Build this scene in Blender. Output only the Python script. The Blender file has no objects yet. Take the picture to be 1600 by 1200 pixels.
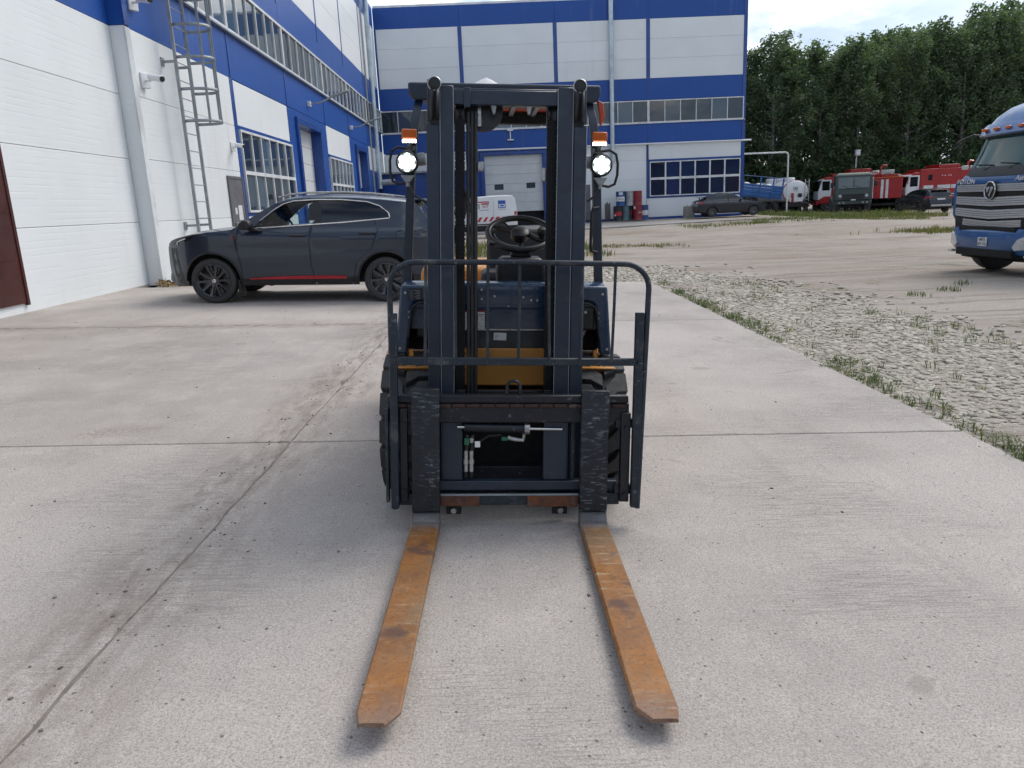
import bpy, bmesh, math, random
from mathutils import Vector, Matrix, noise
from mathutils.geometry import delaunay_2d_cdt
random.seed(7)
R = math.radians
scene = bpy.context.scene
COL = scene.collection

# ------------------------------------------------------------------ camera
cam_d = bpy.data.cameras.new('camera'); cam = bpy.data.objects.new('camera', cam_d); COL.objects.link(cam)
cam_d.sensor_width = 36.0; cam_d.lens = 1179.0 / 1600.0 * 36.0
cam_d.clip_start = 0.05; cam_d.clip_end = 900
CR = Vector((0.99858464, -0.02969496, -0.04412407)); CU = Vector((0.04980367, 0.23096077, 0.97168756)); CF = Vector((0.01866329, 0.97250981, -0.23211279))
cam.matrix_world = Matrix(((CR.x, CU.x, -CF.x, 0), (CR.y, CU.y, -CF.y, 0), (CR.z, CU.z, -CF.z, 1.45), (0, 0, 0, 1)))
scene.camera = cam

# ------------------------------------------------------------------ sky and sun
SUN_EL, SUN_AZ = 50.0, 52.0          # azimuth clockwise from +Y towards +X
world = bpy.data.worlds.new('World'); scene.world = world; world.use_nodes = True
nt = world.node_tree; N = nt.nodes; LK = nt.links; N.clear()
wo = N.new('ShaderNodeOutputWorld'); bg = N.new('ShaderNodeBackground'); bg.inputs['Strength'].default_value = 0.115
sky = N.new('ShaderNodeTexSky'); sky.sky_type = 'NISHITA'; sky.sun_disc = False
sky.sun_elevation = R(SUN_EL); sky.sun_rotation = R(SUN_AZ); sky.air_density = 1.0; sky.dust_density = 2.0; sky.ozone_density = 1.2
tcw = N.new('ShaderNodeTexCoord'); mpw = N.new('ShaderNodeMapping'); mpw.inputs['Scale'].default_value = (1.0, 1.0, 2.6)
cn = N.new('ShaderNodeTexNoise'); cn.inputs['Scale'].default_value = 2.3; cn.inputs['Detail'].default_value = 9; cn.inputs['Roughness'].default_value = 0.58; cn.inputs['Distortion'].default_value = 0.35
cr = N.new('ShaderNodeValToRGB'); cr.color_ramp.elements[0].position = 0.38; cr.color_ramp.elements[1].position = 0.58
cn2 = N.new('ShaderNodeTexNoise'); cn2.inputs['Scale'].default_value = 5.0; cn2.inputs['Detail'].default_value = 8; cn2.inputs['Roughness'].default_value = 0.6
cr2 = N.new('ShaderNodeValToRGB'); cr2.color_ramp.elements[0].color = (3.9, 4.9, 6.3, 1); cr2.color_ramp.elements[1].color = (11.0, 11.0, 10.9, 1)
cr2.color_ramp.elements[0].position = 0.45; cr2.color_ramp.elements[1].position = 0.60
mixw = N.new('ShaderNodeMix'); mixw.data_type = 'RGBA'
LK.new(tcw.outputs['Generated'], mpw.inputs['Vector']); LK.new(mpw.outputs['Vector'], cn.inputs['Vector']); LK.new(mpw.outputs['Vector'], cn2.inputs['Vector'])
LK.new(cn.outputs['Fac'], cr.inputs['Fac']); LK.new(cn2.outputs['Fac'], cr2.inputs['Fac'])
LK.new(cr.outputs['Color'], mixw.inputs['Factor']); LK.new(sky.outputs['Color'], mixw.inputs['A']); LK.new(cr2.outputs['Color'], mixw.inputs['B'])
LK.new(mixw.outputs['Result'], bg.inputs['Color']); LK.new(bg.outputs['Background'], wo.inputs['Surface'])
sun_d = bpy.data.lights.new('sun', 'SUN'); sun_d.energy = 1.8; sun_d.angle = R(30); sun_d.color = (1.0, 0.95, 0.88)
sun = bpy.data.objects.new('sun', sun_d); COL.objects.link(sun); sun.location = (30, 30, 60)
SV = Vector((math.sin(R(SUN_AZ)) * math.cos(R(SUN_EL)), math.cos(R(SUN_AZ)) * math.cos(R(SUN_EL)), math.sin(R(SUN_EL))))
sun.rotation_euler = SV.to_track_quat('Z', 'Y').to_euler()
vs = scene.view_settings; vs.view_transform = 'Standard'; vs.look = 'None'; vs.exposure = 0.40; vs.gamma = 1.0
try: vs.use_curve_mapping = False
except Exception: pass
try:
    scene.cycles.use_denoising = True; scene.cycles.use_adaptive_sampling = True; scene.cycles.adaptive_threshold = .02
    scene.cycles.max_bounces = 6; scene.cycles.diffuse_bounces = 3; scene.cycles.glossy_bounces = 3; scene.cycles.transmission_bounces = 4; scene.cycles.transparent_max_bounces = 24
except Exception: pass

# ------------------------------------------------------------------ helpers
def smooth(a, b, x):
    t = min(1.0, max(0.0, (x - a) / (b - a))); return t * t * (3 - 2 * t)
def g(x, y):
    """height of the yard: it falls gently to the right near the camera and levels out far away"""
    base = -0.035 * min(5.0, max(-8.0, x)) - 0.003 * max(0.0, min(x, 16.0) - 5.0)
    sx = smooth(16, 23, x)
    return base * (1 - smooth(20, 40, y)) + 0.1 * smooth(38, 46, y) * (1 - sx) - .28 * sx * smooth(28, 42, y)

class MB:
    def __init__(s, M=None): s.v = []; s.f = []; s.mi = []; s.M = M
    def add(s, vs_, fs, mi=0):
        b = len(s.v)
        s.v += [tuple(s.M @ Vector(p)) if s.M else tuple(p) for p in vs_]
        for f in fs: s.f.append([b + i for i in f]); s.mi.append(mi)
        return s
    def box(s, x0, x1, y0, y1, z0, z1, mi=0, T=None):
        v = [(x, y, z) for x in (x0, x1) for y in (y0, y1) for z in (z0, z1)]
        if T: v = [T @ Vector(p) for p in v]
        return s.add(v, [(0, 1, 3, 2), (4, 6, 7, 5), (0, 4, 5, 1), (2, 3, 7, 6), (0, 2, 6, 4), (1, 5, 7, 3)], mi)
    def prism(s, poly, a0, a1, axis='y', mi=0, T=None):
        def P(p, a):
            q = {'x': (a, p[0], p[1]), 'y': (p[0], a, p[1]), 'z': (p[0], p[1], a)}[axis]
            return T @ Vector(q) if T else q
        n = len(poly); v = [P(p, a0) for p in poly] + [P(p, a1) for p in poly]
        fs = [tuple(range(n)), tuple(range(2 * n - 1, n - 1, -1))] + [(i, (i + 1) % n, n + (i + 1) % n, n + i) for i in range(n)]
        return s.add(v, fs, mi)
    def cyl(s, p0, p1, r0, r1=None, n=14, mi=0):
        r1 = r0 if r1 is None else r1
        p0 = Vector(p0); p1 = Vector(p1); d = (p1 - p0).normalized()
        a = d.orthogonal().normalized(); b = d.cross(a); v = []
        for p, r in ((p0, r0), (p1, r1)):
            for i in range(n):
                t = 2 * math.pi * i / n; v.append(p + a * (r * math.cos(t)) + b * (r * math.sin(t)))
        return s.add(v, [tuple(range(n))[::-1], tuple(range(n, 2 * n))] + [(i, (i + 1) % n, n + (i + 1) % n, n + i) for i in range(n)], mi)
    def tube(s, pts, r, n=8, closed=False, mi=0):
        pts = [Vector(p) for p in pts]; m = len(pts); v = []; prev = None
        for i, p in enumerate(pts):
            if closed: d = pts[(i + 1) % m] - pts[i - 1]
            else: d = pts[min(i + 1, m - 1)] - pts[max(i - 1, 0)]
            d.normalize()
            a = d.orthogonal() if prev is None else prev - d * prev.dot(d)
            if a.length < 1e-6: a = d.orthogonal()
            a.normalize(); prev = a; b = d.cross(a)
            rr = r[i] if isinstance(r, (list, tuple)) else r
            for k in range(n):
                t = 2 * math.pi * k / n; v.append(p + a * (rr * math.cos(t)) + b * (rr * math.sin(t)))
        fs = []
        for i in range(m if closed else m - 1):
            j = (i + 1) % m
            for k in range(n): fs.append((i * n + k, i * n + (k + 1) % n, j * n + (k + 1) % n, j * n + k))
        if not closed: fs += [tuple(range(n))[::-1], tuple(range((m - 1) * n, m * n))]
        return s.add(v, fs, mi)
    def lathe(s, prof, o, axis, n=28, mi=0, closed=True):
        """prof: (radius, height) pairs turned about axis through o; first and last pairs are capped when closed"""
        o = Vector(o); d = Vector(axis).normalized(); a = d.orthogonal().normalized(); b = d.cross(a); v = []
        m = len(prof)
        for r, h in prof:
            for k in range(n):
                t = 2 * math.pi * k / n; v.append(o + d * h + a * (r * math.cos(t)) + b * (r * math.sin(t)))
        fs = [(i * n + k, i * n + (k + 1) % n, (i + 1) * n + (k + 1) % n, (i + 1) * n + k) for i in range(m - 1) for k in range(n)]
        if closed: fs += [tuple(range(n))[::-1], tuple(range((m - 1) * n, m * n))]
        return s.add(v, fs, mi)
    def grid(s, rows, mi=0):
        """rows: list of equal length point lists"""
        n = len(rows[0]); v = [p for r in rows for p in r]
        return s.add(v, [(i * n + k, i * n + k + 1, (i + 1) * n + k + 1, (i + 1) * n + k) for i in range(len(rows) - 1) for k in range(n - 1)], mi)
    def build(s, name, mats, parent=None, bevel=0.0, seg=2, ang=38, recalc=True):
        me = bpy.data.meshes.new(name); me.from_pydata(s.v, [], s.f)
        for m in (mats if isinstance(mats, (list, tuple)) else [mats]): me.materials.append(m)
        if any(s.mi): me.polygons.foreach_set('material_index', s.mi)
        if recalc:
            bm = bmesh.new(); bm.from_mesh(me); bmesh.ops.recalc_face_normals(bm, faces=bm.faces); bm.to_mesh(me); bm.free()
        if ang:
            me.polygons.foreach_set('use_smooth', [True] * len(me.polygons)); me.set_sharp_from_angle(angle=R(ang))
        me.update()
        return link(name, me, parent, bevel, seg)
def link(name, me, parent=None, bevel=0.0, seg=2):
    o = bpy.data.objects.new(name, me); COL.objects.link(o)
    if parent: o.parent = parent
    if bevel:
        b = o.modifiers.new('bevel', 'BEVEL'); b.width = bevel; b.segments = seg; b.limit_method = 'ANGLE'; b.angle_limit = R(35)
    return o
def tag(o, label, cat, group=None):
    o['label'] = label; o['category'] = cat
    if group: o['group'] = group
    return o
def struct(o, kind='structure', label=None, cat=None):
    o['kind'] = kind
    if label: o['label'] = label
    if cat: o['category'] = cat
    return o
def thing(name, label, cat, loc=(0, 0, 0), rot=(0, 0, 0), group=None):
    o = bpy.data.objects.new(name, None); COL.objects.link(o); o.empty_display_size = 0.2
    o.location = loc; o.rotation_euler = rot
    return tag(o, label, cat, group)
def part_empty(name, parent, loc=(0, 0, 0), rot=(0, 0, 0)):
    o = bpy.data.objects.new(name, None); COL.objects.link(o); o.parent = parent; o.location = loc; o.rotation_euler = rot; o.empty_display_size = 0.1
    return o
CH = {}
def kids(o): return [c for c in bpy.data.objects if c.parent == o]
def copy_tree(o, parent=None):
    c = o.copy(); COL.objects.link(c); c.parent = parent
    for k in kids(o): copy_tree(k, c)
    return c
def lettering(name, text, size, mat, parent, M, depth=0.002, align='CENTER', sx=1.0, shear=0.0):
    cu = bpy.data.curves.new('txt', 'FONT'); cu.body = text; cu.size = size; cu.extrude = depth; cu.align_x = align; cu.align_y = 'CENTER'; cu.shear = shear
    t = bpy.data.objects.new('txt', cu); COL.objects.link(t); bpy.context.view_layer.update()
    me = bpy.data.meshes.new_from_object(t.evaluated_get(bpy.context.evaluated_depsgraph_get()))
    bpy.data.objects.remove(t); me.name = name; me.materials.clear(); me.materials.append(mat)
    me.transform(M @ Matrix.Diagonal((sx, 1, 1, 1)))
    o = bpy.data.objects.new(name, me); COL.objects.link(o); o.parent = parent
    return o
def frame_M(o, ux, uy):
    """text frame: x runs along ux, y along uy, at o"""
    ux = Vector(ux).normalized(); uy = Vector(uy).normalized(); uz = ux.cross(uy); o = Vector(o)
    return Matrix(((ux.x, uy.x, uz.x, o.x), (ux.y, uy.y, uz.y, o.y), (ux.z, uy.z, uz.z, o.z), (0, 0, 0, 1)))

# ------------------------------------------------------------------ materials
def lin(h):
    h = h.lstrip('#'); c = [int(h[i:i + 2], 16) / 255 for i in (0, 2, 4)]
    return tuple(x / 12.92 if x <= .04045 else ((x + .055) / 1.055) ** 2.4 for x in c)
class NT:
    def __init__(s, name):
        s.m = bpy.data.materials.new(name); s.m.use_nodes = True; s.t = s.m.node_tree; s.b = s.t.nodes['Principled BSDF']; s.tc = s.t.nodes.new('ShaderNodeTexCoord')
        s.out = s.t.nodes['Material Output']
    def n(s, ty, **kw):
        x = s.t.nodes.new(ty)
        for k, v in kw.items():
            if k in x.inputs: x.inputs[k].default_value = v
            else: setattr(x, k, v)
        return x
    def l(s, a, b): s.t.links.new(a, b)
    def map(s, scale=(1, 1, 1), rot=(0, 0, 0), loc=(0, 0, 0), coord='Object'):
        m = s.n('ShaderNodeMapping'); m.inputs['Scale'].default_value = scale; m.inputs['Rotation'].default_value = rot; m.inputs['Location'].default_value = loc
        s.l(s.tc.outputs[coord], m.inputs['Vector']); return m.outputs['Vector']
    def noise(s, scale=5, detail=4, rough=.55, vec=None, dist=0.0):
        x = s.n('ShaderNodeTexNoise'); x.inputs['Scale'].default_value = scale; x.inputs['Detail'].default_value = detail; x.inputs['Roughness'].default_value = rough; x.inputs['Distortion'].default_value = dist
        s.l(vec if vec is not None else s.tc.outputs['Object'], x.inputs['Vector']); return x.outputs['Fac']
    def ramp(s, fac, a, b, ca=(0, 0, 0), cb=(1, 1, 1)):
        x = s.n('ShaderNodeValToRGB'); e = x.color_ramp.elements; e[0].position = a; e[1].position = b; e[0].color = (*ca, 1); e[1].color = (*cb, 1)
        s.l(fac, x.inputs['Fac']); return x.outputs['Color']
    def mix(s, fac, a, b, mode='MIX'):
        x = s.n('ShaderNodeMix', data_type='RGBA', blend_type=mode)
        for sock, v in (('Factor', fac), ('A', a), ('B', b)):
            i = x.inputs[sock]
            if isinstance(v, (int, float)): i.default_value = v
            elif isinstance(v, tuple): i.default_value = (*v, 1) if len(v) == 3 else v
            else: s.l(v, i)
        return x.outputs['Result']
    def math(s, op, a, b=0.0):
        x = s.n('ShaderNodeMath', operation=op)
        for k, v in ((0, a), (1, b)):
            if isinstance(v, (int, float)): x.inputs[k].default_value = v
            else: s.l(v, x.inputs[k])
        return x.outputs[0]
    def bump(s, h, strength=.3, dist=.01, normal=None):
        x = s.n('ShaderNodeBump'); x.inputs['Strength'].default_value = strength; x.inputs['Distance'].default_value = dist
        s.l(h, x.inputs['Height'])
        if normal is not None: s.l(normal, x.inputs['Normal'])
        return x.outputs['Normal']
    def set(s, k, v):
        i = s.b.inputs[k]
        if isinstance(v, (int, float)): i.default_value = v
        elif isinstance(v, tuple): i.default_value = (*v, 1) if len(v) == 3 else v
        else: s.l(v, i)
        return s
def pm(name, col, rough=.5, metal=0.0, col2=None, scale=3.0, bump=0.0, bscale=80.0, coat=0.0, spec=.5, scr=None, scr_t=.62, scr_map=(6, 6, 60), dirt=None, dirt_t=.58, emis=None, var=0.0):
    t = NT(name); col2 = col2 or tuple(c * .72 for c in col)
    n1 = t.noise(scale, 5, .6); c = t.mix(t.ramp(n1, .38, .66), col, col2)
    if var:
        oi = t.n('ShaderNodeObjectInfo'); k = t.math('MULTIPLY_ADD', oi.outputs['Random'], var); t.t.nodes[-1].inputs[2].default_value = 1 - var / 2
        c = t.mix(1.0, c, k, 'MULTIPLY')
    r = t.ramp(t.noise(scale * 4, 4), .3, .75, (max(0, rough - .1),) * 3, (min(1, rough + .12),) * 3)
    if dirt:
        d = t.ramp(t.noise(scale * 1.7, 7, .7), dirt_t, dirt_t + .14); c = t.mix(d, c, dirt); r = t.mix(d, r, (.85,) * 3)
    if scr:
        s_ = t.ramp(t.noise(1.0, 6, .72, t.map(scr_map)), scr_t, scr_t + .07); s_ = t.math('MULTIPLY', s_, t.ramp(t.noise(scale * .9, 4, .7), .40, .62)); c = t.mix(s_, c, scr); r = t.mix(s_, r, (.7,) * 3)
    t.set('Base Color', c).set('Roughness', r).set('Metallic', metal).set('Specular IOR Level', spec)
    if coat: t.set('Coat Weight', coat).set('Coat Roughness', .04)
    if bump: t.set('Normal', t.bump(t.noise(bscale, 6, .65), bump, .004))
    if emis: t.set('Emission Color', emis[0]).set('Emission Strength', emis[1])
    return t.m
def glass_dark(name, col=(.012, .02, .03), rough=.03, wav=0.03):
    t = NT(name); oi = t.n('ShaderNodeObjectInfo'); cc = t.mix(t.ramp(oi.outputs['Random'], .35, 1.0), tuple(x * .5 for x in col), tuple(x * 2.2 for x in col)); t.set('Base Color', cc).set('Roughness', rough).set('Specular IOR Level', .75).set('IOR', 1.52)
    if wav: t.set('Normal', t.bump(t.noise(.8, 2), wav, .15))
    return t.m
def glass_clear(name, tint=(.75, .85, .85)):
    t = NT(name); tr = t.n('ShaderNodeBsdfTransparent'); tr.inputs['Color'].default_value = (*tint, 1); gl = t.n('ShaderNodeBsdfGlossy'); gl.inputs['Roughness'].default_value = .02
    fr = t.n('ShaderNodeFresnel'); fr.inputs['IOR'].default_value = 1.5; mx = t.n('ShaderNodeMixShader')
    t.l(fr.outputs['Fac'], mx.inputs['Fac']); t.l(tr.outputs['BSDF'], mx.inputs[1]); t.l(gl.outputs['BSDF'], mx.inputs[2]); t.l(mx.outputs['Shader'], t.out.inputs['Surface'])
    return t.m
M_ = {}
M_['white_frame'] = pm('white_frame', (.72, .74, .76), .4, scale=2)
M_['glass'] = glass_dark('window_glass', (.035, .055, .075))
M_['glass_blue'] = glass_dark('blue_tinted_glass', (.006, .018, .07))
M_['glass_car'] = glass_dark('car_tinted_glass', (.004, .005, .007), .02, 0.0)
M_['glass_clear'] = glass_clear('clear_glass')
M_['steel'] = pm('galvanised_steel', (.42, .45, .47), .42, .75, scale=6, col2=(.30, .33, .35))
M_['steel_paint'] = pm('grey_painted_steel', (.30, .33, .35), .5, .15, scale=5)
M_['duct'] = pm('pale_duct', (.50, .58, .64), .38, .45, scale=2)
M_['navy'] = pm('forklift_navy', (.014, .026, .046), .40, 0.0, scale=5, col2=(.010, .018, .034), scr=(.16, .18, .19), scr_t=.675, scr_map=(14, 14, 34), dirt=(.05, .055, .058), dirt_t=.60, bump=.06, bscale=140)
M_['navy_worn'] = pm('forklift_navy_worn', (.013, .021, .034), .5, .1, scale=6, scr=(.22, .24, .26), scr_t=.60, scr_map=(30, 30, 40), dirt=(.085, .085, .085), dirt_t=.55, bump=.12, bscale=90)
M_['navy_gloss'] = pm('forklift_cowl_paint', (.010, .034, .078), .26, 0.0, scale=2, coat=.25, col2=(.009, .030, .068))
M_['carriage'] = pm('greasy_black_steel', (.012, .014, .021), .40, .2, scale=8, scr=(.20, .21, .22), scr_t=.60, scr_map=(30, 30, 40), dirt=(.040, .026, .024), dirt_t=.58, bump=.2, bscale=70)
M_['shank'] = pm('scuffed_black_fork', (.014, .015, .019), .5, .25, scale=7, scr=(.16, .17, .19), scr_t=.535, scr_map=(22, 22, 90), dirt=(.030, .034, .042), dirt_t=.50, bump=.25, bscale=60)
M_['rust'] = pm('rusted_steel', (.20, .066, .016), .7, .1, scale=7, col2=(.10, .036, .012), scr=(.26, .17, .10), scr_t=.63, scr_map=(16, 5, 16), bump=.25, bscale=120)
M_['yellow'] = pm('forklift_yellow', (.52, .23, .045), .45, 0, scale=3, dirt=(.16, .10, .05), dirt_t=.60, col2=(.44, .19, .04))
M_['orange'] = pm('orange_red_paint', (.55, .07, .025), .4)
M_['rubber'] = pm('rubber', (.036, .036, .038), .72, 0, scale=9, col2=(.042, .041, .040), dirt=(.10, .093, .085), dirt_t=.62, bump=.3, bscale=160)
M_['black'] = pm('black_plastic', (.010, .011, .013), .45, 0, scale=6)
M_['black_matte'] = pm('black_matte', (.008, .008, .009), .8, 0, scale=6)
M_['chain'] = pm('oily_chain', (.014, .014, .016), .4, .7, scale=20)
M_['chrome'] = pm('chrome', (.62, .63, .64), .16, 1.0, scale=8, col2=(.5, .5, .5))
M_['silver'] = pm('silver_fitting', (.45, .46, .46), .35, .8, scale=20, dirt=(.06, .06, .06), dirt_t=.6)
M_['amber'] = pm('amber_lens', (.62, .12, .01), .2, 0, coat=.5, scale=30)
M_['lamp_on'] = pm('lit_lamp', (.9, .92, .88), .3, emis=((.86, 1.0, .90), 9.0))
M_['led_on'] = pm('lit_led_strip', (.9, .92, .88), .3, emis=((.90, 1.0, .96), 4.0))
M_['lens'] = pm('lamp_lens', (.55, .58, .6), .12, .3, coat=.5, scale=30)
M_['red'] = pm('red_paint', (.34, .012, .012), .35, 0, coat=.2, scale=1.5, col2=(.28, .010, .010))
M_['red_lens'] = pm('red_lens', (.35, .006, .01), .18, coat=.5)
M_['white'] = pm('white_paint', (.70, .72, .73), .35, 0, coat=.2, scale=1.5, col2=(.64, .66, .68))
M_['white_dirty'] = pm('white_plastic_sheet', (.66, .67, .68), .5, scale=3)
M_['sticker'] = pm('white_sticker', (.68, .69, .70), .4)
M_['ink'] = pm('black_ink', (.015, .015, .02), .6)
M_['redink'] = pm('red_ink', (.45, .02, .03), .5)
M_['blueink'] = pm('blue_ink', (.02, .10, .42), .5)
M_['greentag'] = pm('green_tag', (.012, .11, .06), .5)
M_['seat'] = pm('seat_vinyl', (.012, .012, .014), .5, bump=.1)
# wall panels: fine embossed lines across a coated steel skin
def panel_mat(name, col, emb=.24, axis='Z'):
    t = NT(name); oi = t.n('ShaderNodeObjectInfo')
    k = t.math('MULTIPLY_ADD', oi.outputs['Random'], .05); t.t.nodes[-1].inputs[2].default_value = .97
    c = t.mix(t.ramp(t.noise(.5, 6, .6), .35, .7), col, tuple(x * .93 for x in col))
    st = t.math('MULTIPLY', t.ramp(t.noise(1.0, 6, .7, t.map((2.3, 2.3, .16))), .56, .78), t.ramp(t.noise(.28, 3), .48, .66)); c = t.mix(t.math('MULTIPLY', st, .34), c, (.36, .34, .31))
    c = t.mix(1.0, c, k, 'MULTIPLY'); t.set('Base Color', c).set('Roughness', .42).set('Specular IOR Level', .4)
    w = t.n('ShaderNodeTexWave', wave_type='BANDS', bands_direction=axis, wave_profile='SIN'); w.inputs['Scale'].default_value = 3.1; w.inputs['Distortion'].default_value = 0.0
    t.l(t.tc.outputs['Object'], w.inputs['Vector'])
    brk = t.ramp(t.noise(1.0, 2, .5, t.map((1.3, 1.3, 9))), .42, .56)
    h = t.math('MULTIPLY', t.ramp(w.outputs['Fac'], .02, .16), 1.0); h = t.mix(brk, (1, 1, 1), h)
    b1 = t.bump(h, emb, .006); t.set('Normal', t.bump(t.noise(1.2, 3), .06, .05, b1))
    return t.m
M_['panel_white'] = panel_mat('white_wall_panel', (.74, .77, .78))
M_['panel_blue'] = panel_mat('blue_wall_panel', (.010, .070, .31), .20)
M_['trim_blue'] = pm('blue_trim', (.009, .060, .28), .35, scale=1.5, coat=.15)
M_['trim_white'] = pm('white_trim', (.72, .75, .76), .4, scale=1.5)
M_['core'] = pm('dark_void', (.02, .02, .024), .9); M_['backing'] = pm('panel_backing', (.34, .35, .36), .9)
M_['gate_white'] = pm('white_door_leaf', (.62, .64, .64), .42, scale=1.2, col2=(.56, .58, .58))
M_['maroon'] = pm('maroon_gate', (.060, .013, .010), .45, scale=2, col2=(.045, .010, .008), coat=.1)
M_['door_grey'] = pm('grey_steel_door', (.13, .13, .14), .5, scale=3)
# ------------------------------------------------------------------ ground
def concrete_mat(name, base=(.470, .430, .398), lines=True):
    t = NT(name); P = t.tc.outputs['Object']
    big = t.noise(.45, 3, .6); med = t.noise(3.2, 4, .65); fin = t.noise(120, 3, .75); grit = t.noise(230, 1, .7)
    c = t.mix(t.ramp(big, .32, .68), base, tuple(x * .75 for x in base)); oi = t.n('ShaderNodeObjectInfo')
    k = t.math('MULTIPLY_ADD', oi.outputs['Random'], .14); t.t.nodes[-1].inputs[2].default_value = .93; c = t.mix(1.0, c, k, 'MULTIPLY')
    c = t.mix(t.math('MULTIPLY', t.ramp(med, .46, .70), .5), c, tuple(x * y for x, y in zip(base, (1.14, 1.12, 1.12))))
    c = t.mix(t.math('MULTIPLY', t.ramp(t.noise(1.3, 4, .7, t.map((1, .35, 1), (0, 0, .5))), .55, .72), .38), c, tuple(x * y for x, y in zip(base, (.72, .68, .66))))
    c = t.mix(t.math('MULTIPLY', t.ramp(fin, .51, .63), .75), c, tuple(x * .52 for x in base))
    c = t.mix(t.math('MULTIPLY', t.ramp(fin, .30, .42, (1, 1, 1), (0, 0, 0)), .45), c, tuple(min(.8, x * 1.55) for x in base))
    c = t.mix(t.math('MULTIPLY', t.ramp(grit, .55, .62), .55), c, tuple(x * .42 for x in base))
    v = t.n('ShaderNodeTexVoronoi', feature='F1'); v.inputs['Scale'].default_value = 26; t.l(P, v.inputs['Vector'])
    pit = t.math('MULTIPLY', t.ramp(v.outputs['Distance'], .07, .16, (1, 1, 1), (0, 0, 0)), t.ramp(t.noise(11, 3), .52, .60))
    c = t.mix(t.math('MULTIPLY', pit, .85), c, tuple(x * .26 for x in base))
    # drag marks of the finishing broom
    br = t.ramp(t.noise(1.0, 2, .7, t.map((6, 120, 6), (0, 0, .12))), .52, .64); br = t.math('MULTIPLY', br, t.ramp(t.noise(.9, 1), .47, .62))
    c = t.mix(t.math('MULTIPLY', br, .45), c, tuple(x * .60 for x in base))
    tyre = t.ramp(t.noise(1.0, 4, .6, t.map((7, .25, 1), (0, 0, -.18))), .58, .74)
    c = t.mix(t.math('MULTIPLY', tyre, .34), c, tuple(x * .62 for x in base))
    hbits = [(fin, .8), (br, -.45), (pit, -1.2)]
    if lines:
        sx = t.n('ShaderNodeSeparateXYZ'); t.l(P, sx.inputs[0]); X, Y = sx.outputs[0], sx.outputs[1]
        # earth trodden into the long worn joint, and along the far cross joint
        d = t.math('ABSOLUTE', t.math('SUBTRACT', t.math('SUBTRACT', X, t.math('MULTIPLY', Y, .022)), -1.50))
        wob = t.math('MULTIPLY', t.math('SUBTRACT', t.noise(.75, 4, .65), .5), .85)
        band = t.ramp(t.math('ADD', d, wob), .02, .44, (1, 1, 1), (0, 0, 0))
        streak = t.ramp(t.noise(1.0, 4, .72, t.map((11, 3.2, 3), (0, 0, -.15))), .38, .66)
        band = t.math('MULTIPLY', t.math('MULTIPLY', band, streak), .85)
        d2 = t.math('ABSOLUTE', t.math('SUBTRACT', Y, 9.48)); left = t.ramp(X, 0.0, .01, (1, 1, 1), (0, 0, 0))
        neg = t.math('LESS_THAN', X, -1.3)
        b2 = t.math('MULTIPLY', t.ramp(t.math('ADD', d2, t.math('MULTIPLY', t.math('SUBTRACT', t.noise(.9, 5), .5), .35)), .03, .26, (1, 1, 1), (0, 0, 0)), neg)
        b2 = t.math('MULTIPLY', b2, t.ramp(t.noise(9, 5, .7), .35, .6))
        allb = t.math('MAXIMUM', band, t.math('MULTIPLY', b2, .75))
        c = t.mix(allb, c, (.21, .178, .155))
        # hair cracks and drips
        ve = t.n('ShaderNodeTexVoronoi', feature='DISTANCE_TO_EDGE'); ve.inputs['Scale'].default_value = .42; dv = t.n('ShaderNodeVectorMath', operation='ADD'); nz = t.n('ShaderNodeTexNoise'); nz.inputs['Scale'].default_value = 2.5; nz.inputs['Detail'].default_value = 4; t.l(P, nz.inputs['Vector']); t.l(P, dv.inputs[0]); sc_ = t.n('ShaderNodeVectorMath', operation='SCALE'); sc_.inputs['Scale'].default_value = .35; t.l(nz.outputs['Color'], sc_.inputs[0]); t.l(sc_.outputs[0], dv.inputs[1]); t.l(dv.outputs[0], ve.inputs['Vector'])
        ck = t.math('MULTIPLY', t.ramp(ve.outputs['Distance'], .0012, .0035, (1, 1, 1), (0, 0, 0)), t.ramp(t.noise(.6, 2, .5, t.map((1, 1, 1), (0, 0, 0), (1.7, 4.1, 0))), .58, .64)); c = t.mix(t.math('MULTIPLY', ck, .75), c, (.11, .10, .09))
        dr_ = t.ramp(v.outputs['Distance'], .0, .01); sp2 = t.math('MULTIPLY', t.ramp(t.noise(3.7, 1, .3, t.map((1, 1, 1), (0, 0, 0), (8.3, 2.2, 0))), .76, .80), .28); c = t.mix(sp2, c, (.15, .135, .12))
        # a few rust and oil spots
        sp = t.ramp(t.noise(.62, 2, .4, t.map((1, 1, 1), (0, 0, 0), (3.1, 7.7, 0))), .69, .74); c = t.mix(t.math('MULTIPLY', sp, t.ramp(t.noise(30, 4, .7), .4, .6)), c, (.17, .12, .095))
    t.set('Base Color', c).set('Roughness', .88).set('Specular IOR Level', .25)
    h = None
    for s_, w in hbits:
        q = t.math('MULTIPLY', s_, w); h = q if h is None else t.math('ADD', h, q)
    t.set('Normal', t.bump(h, .75, .008))
    return t.m
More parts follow.
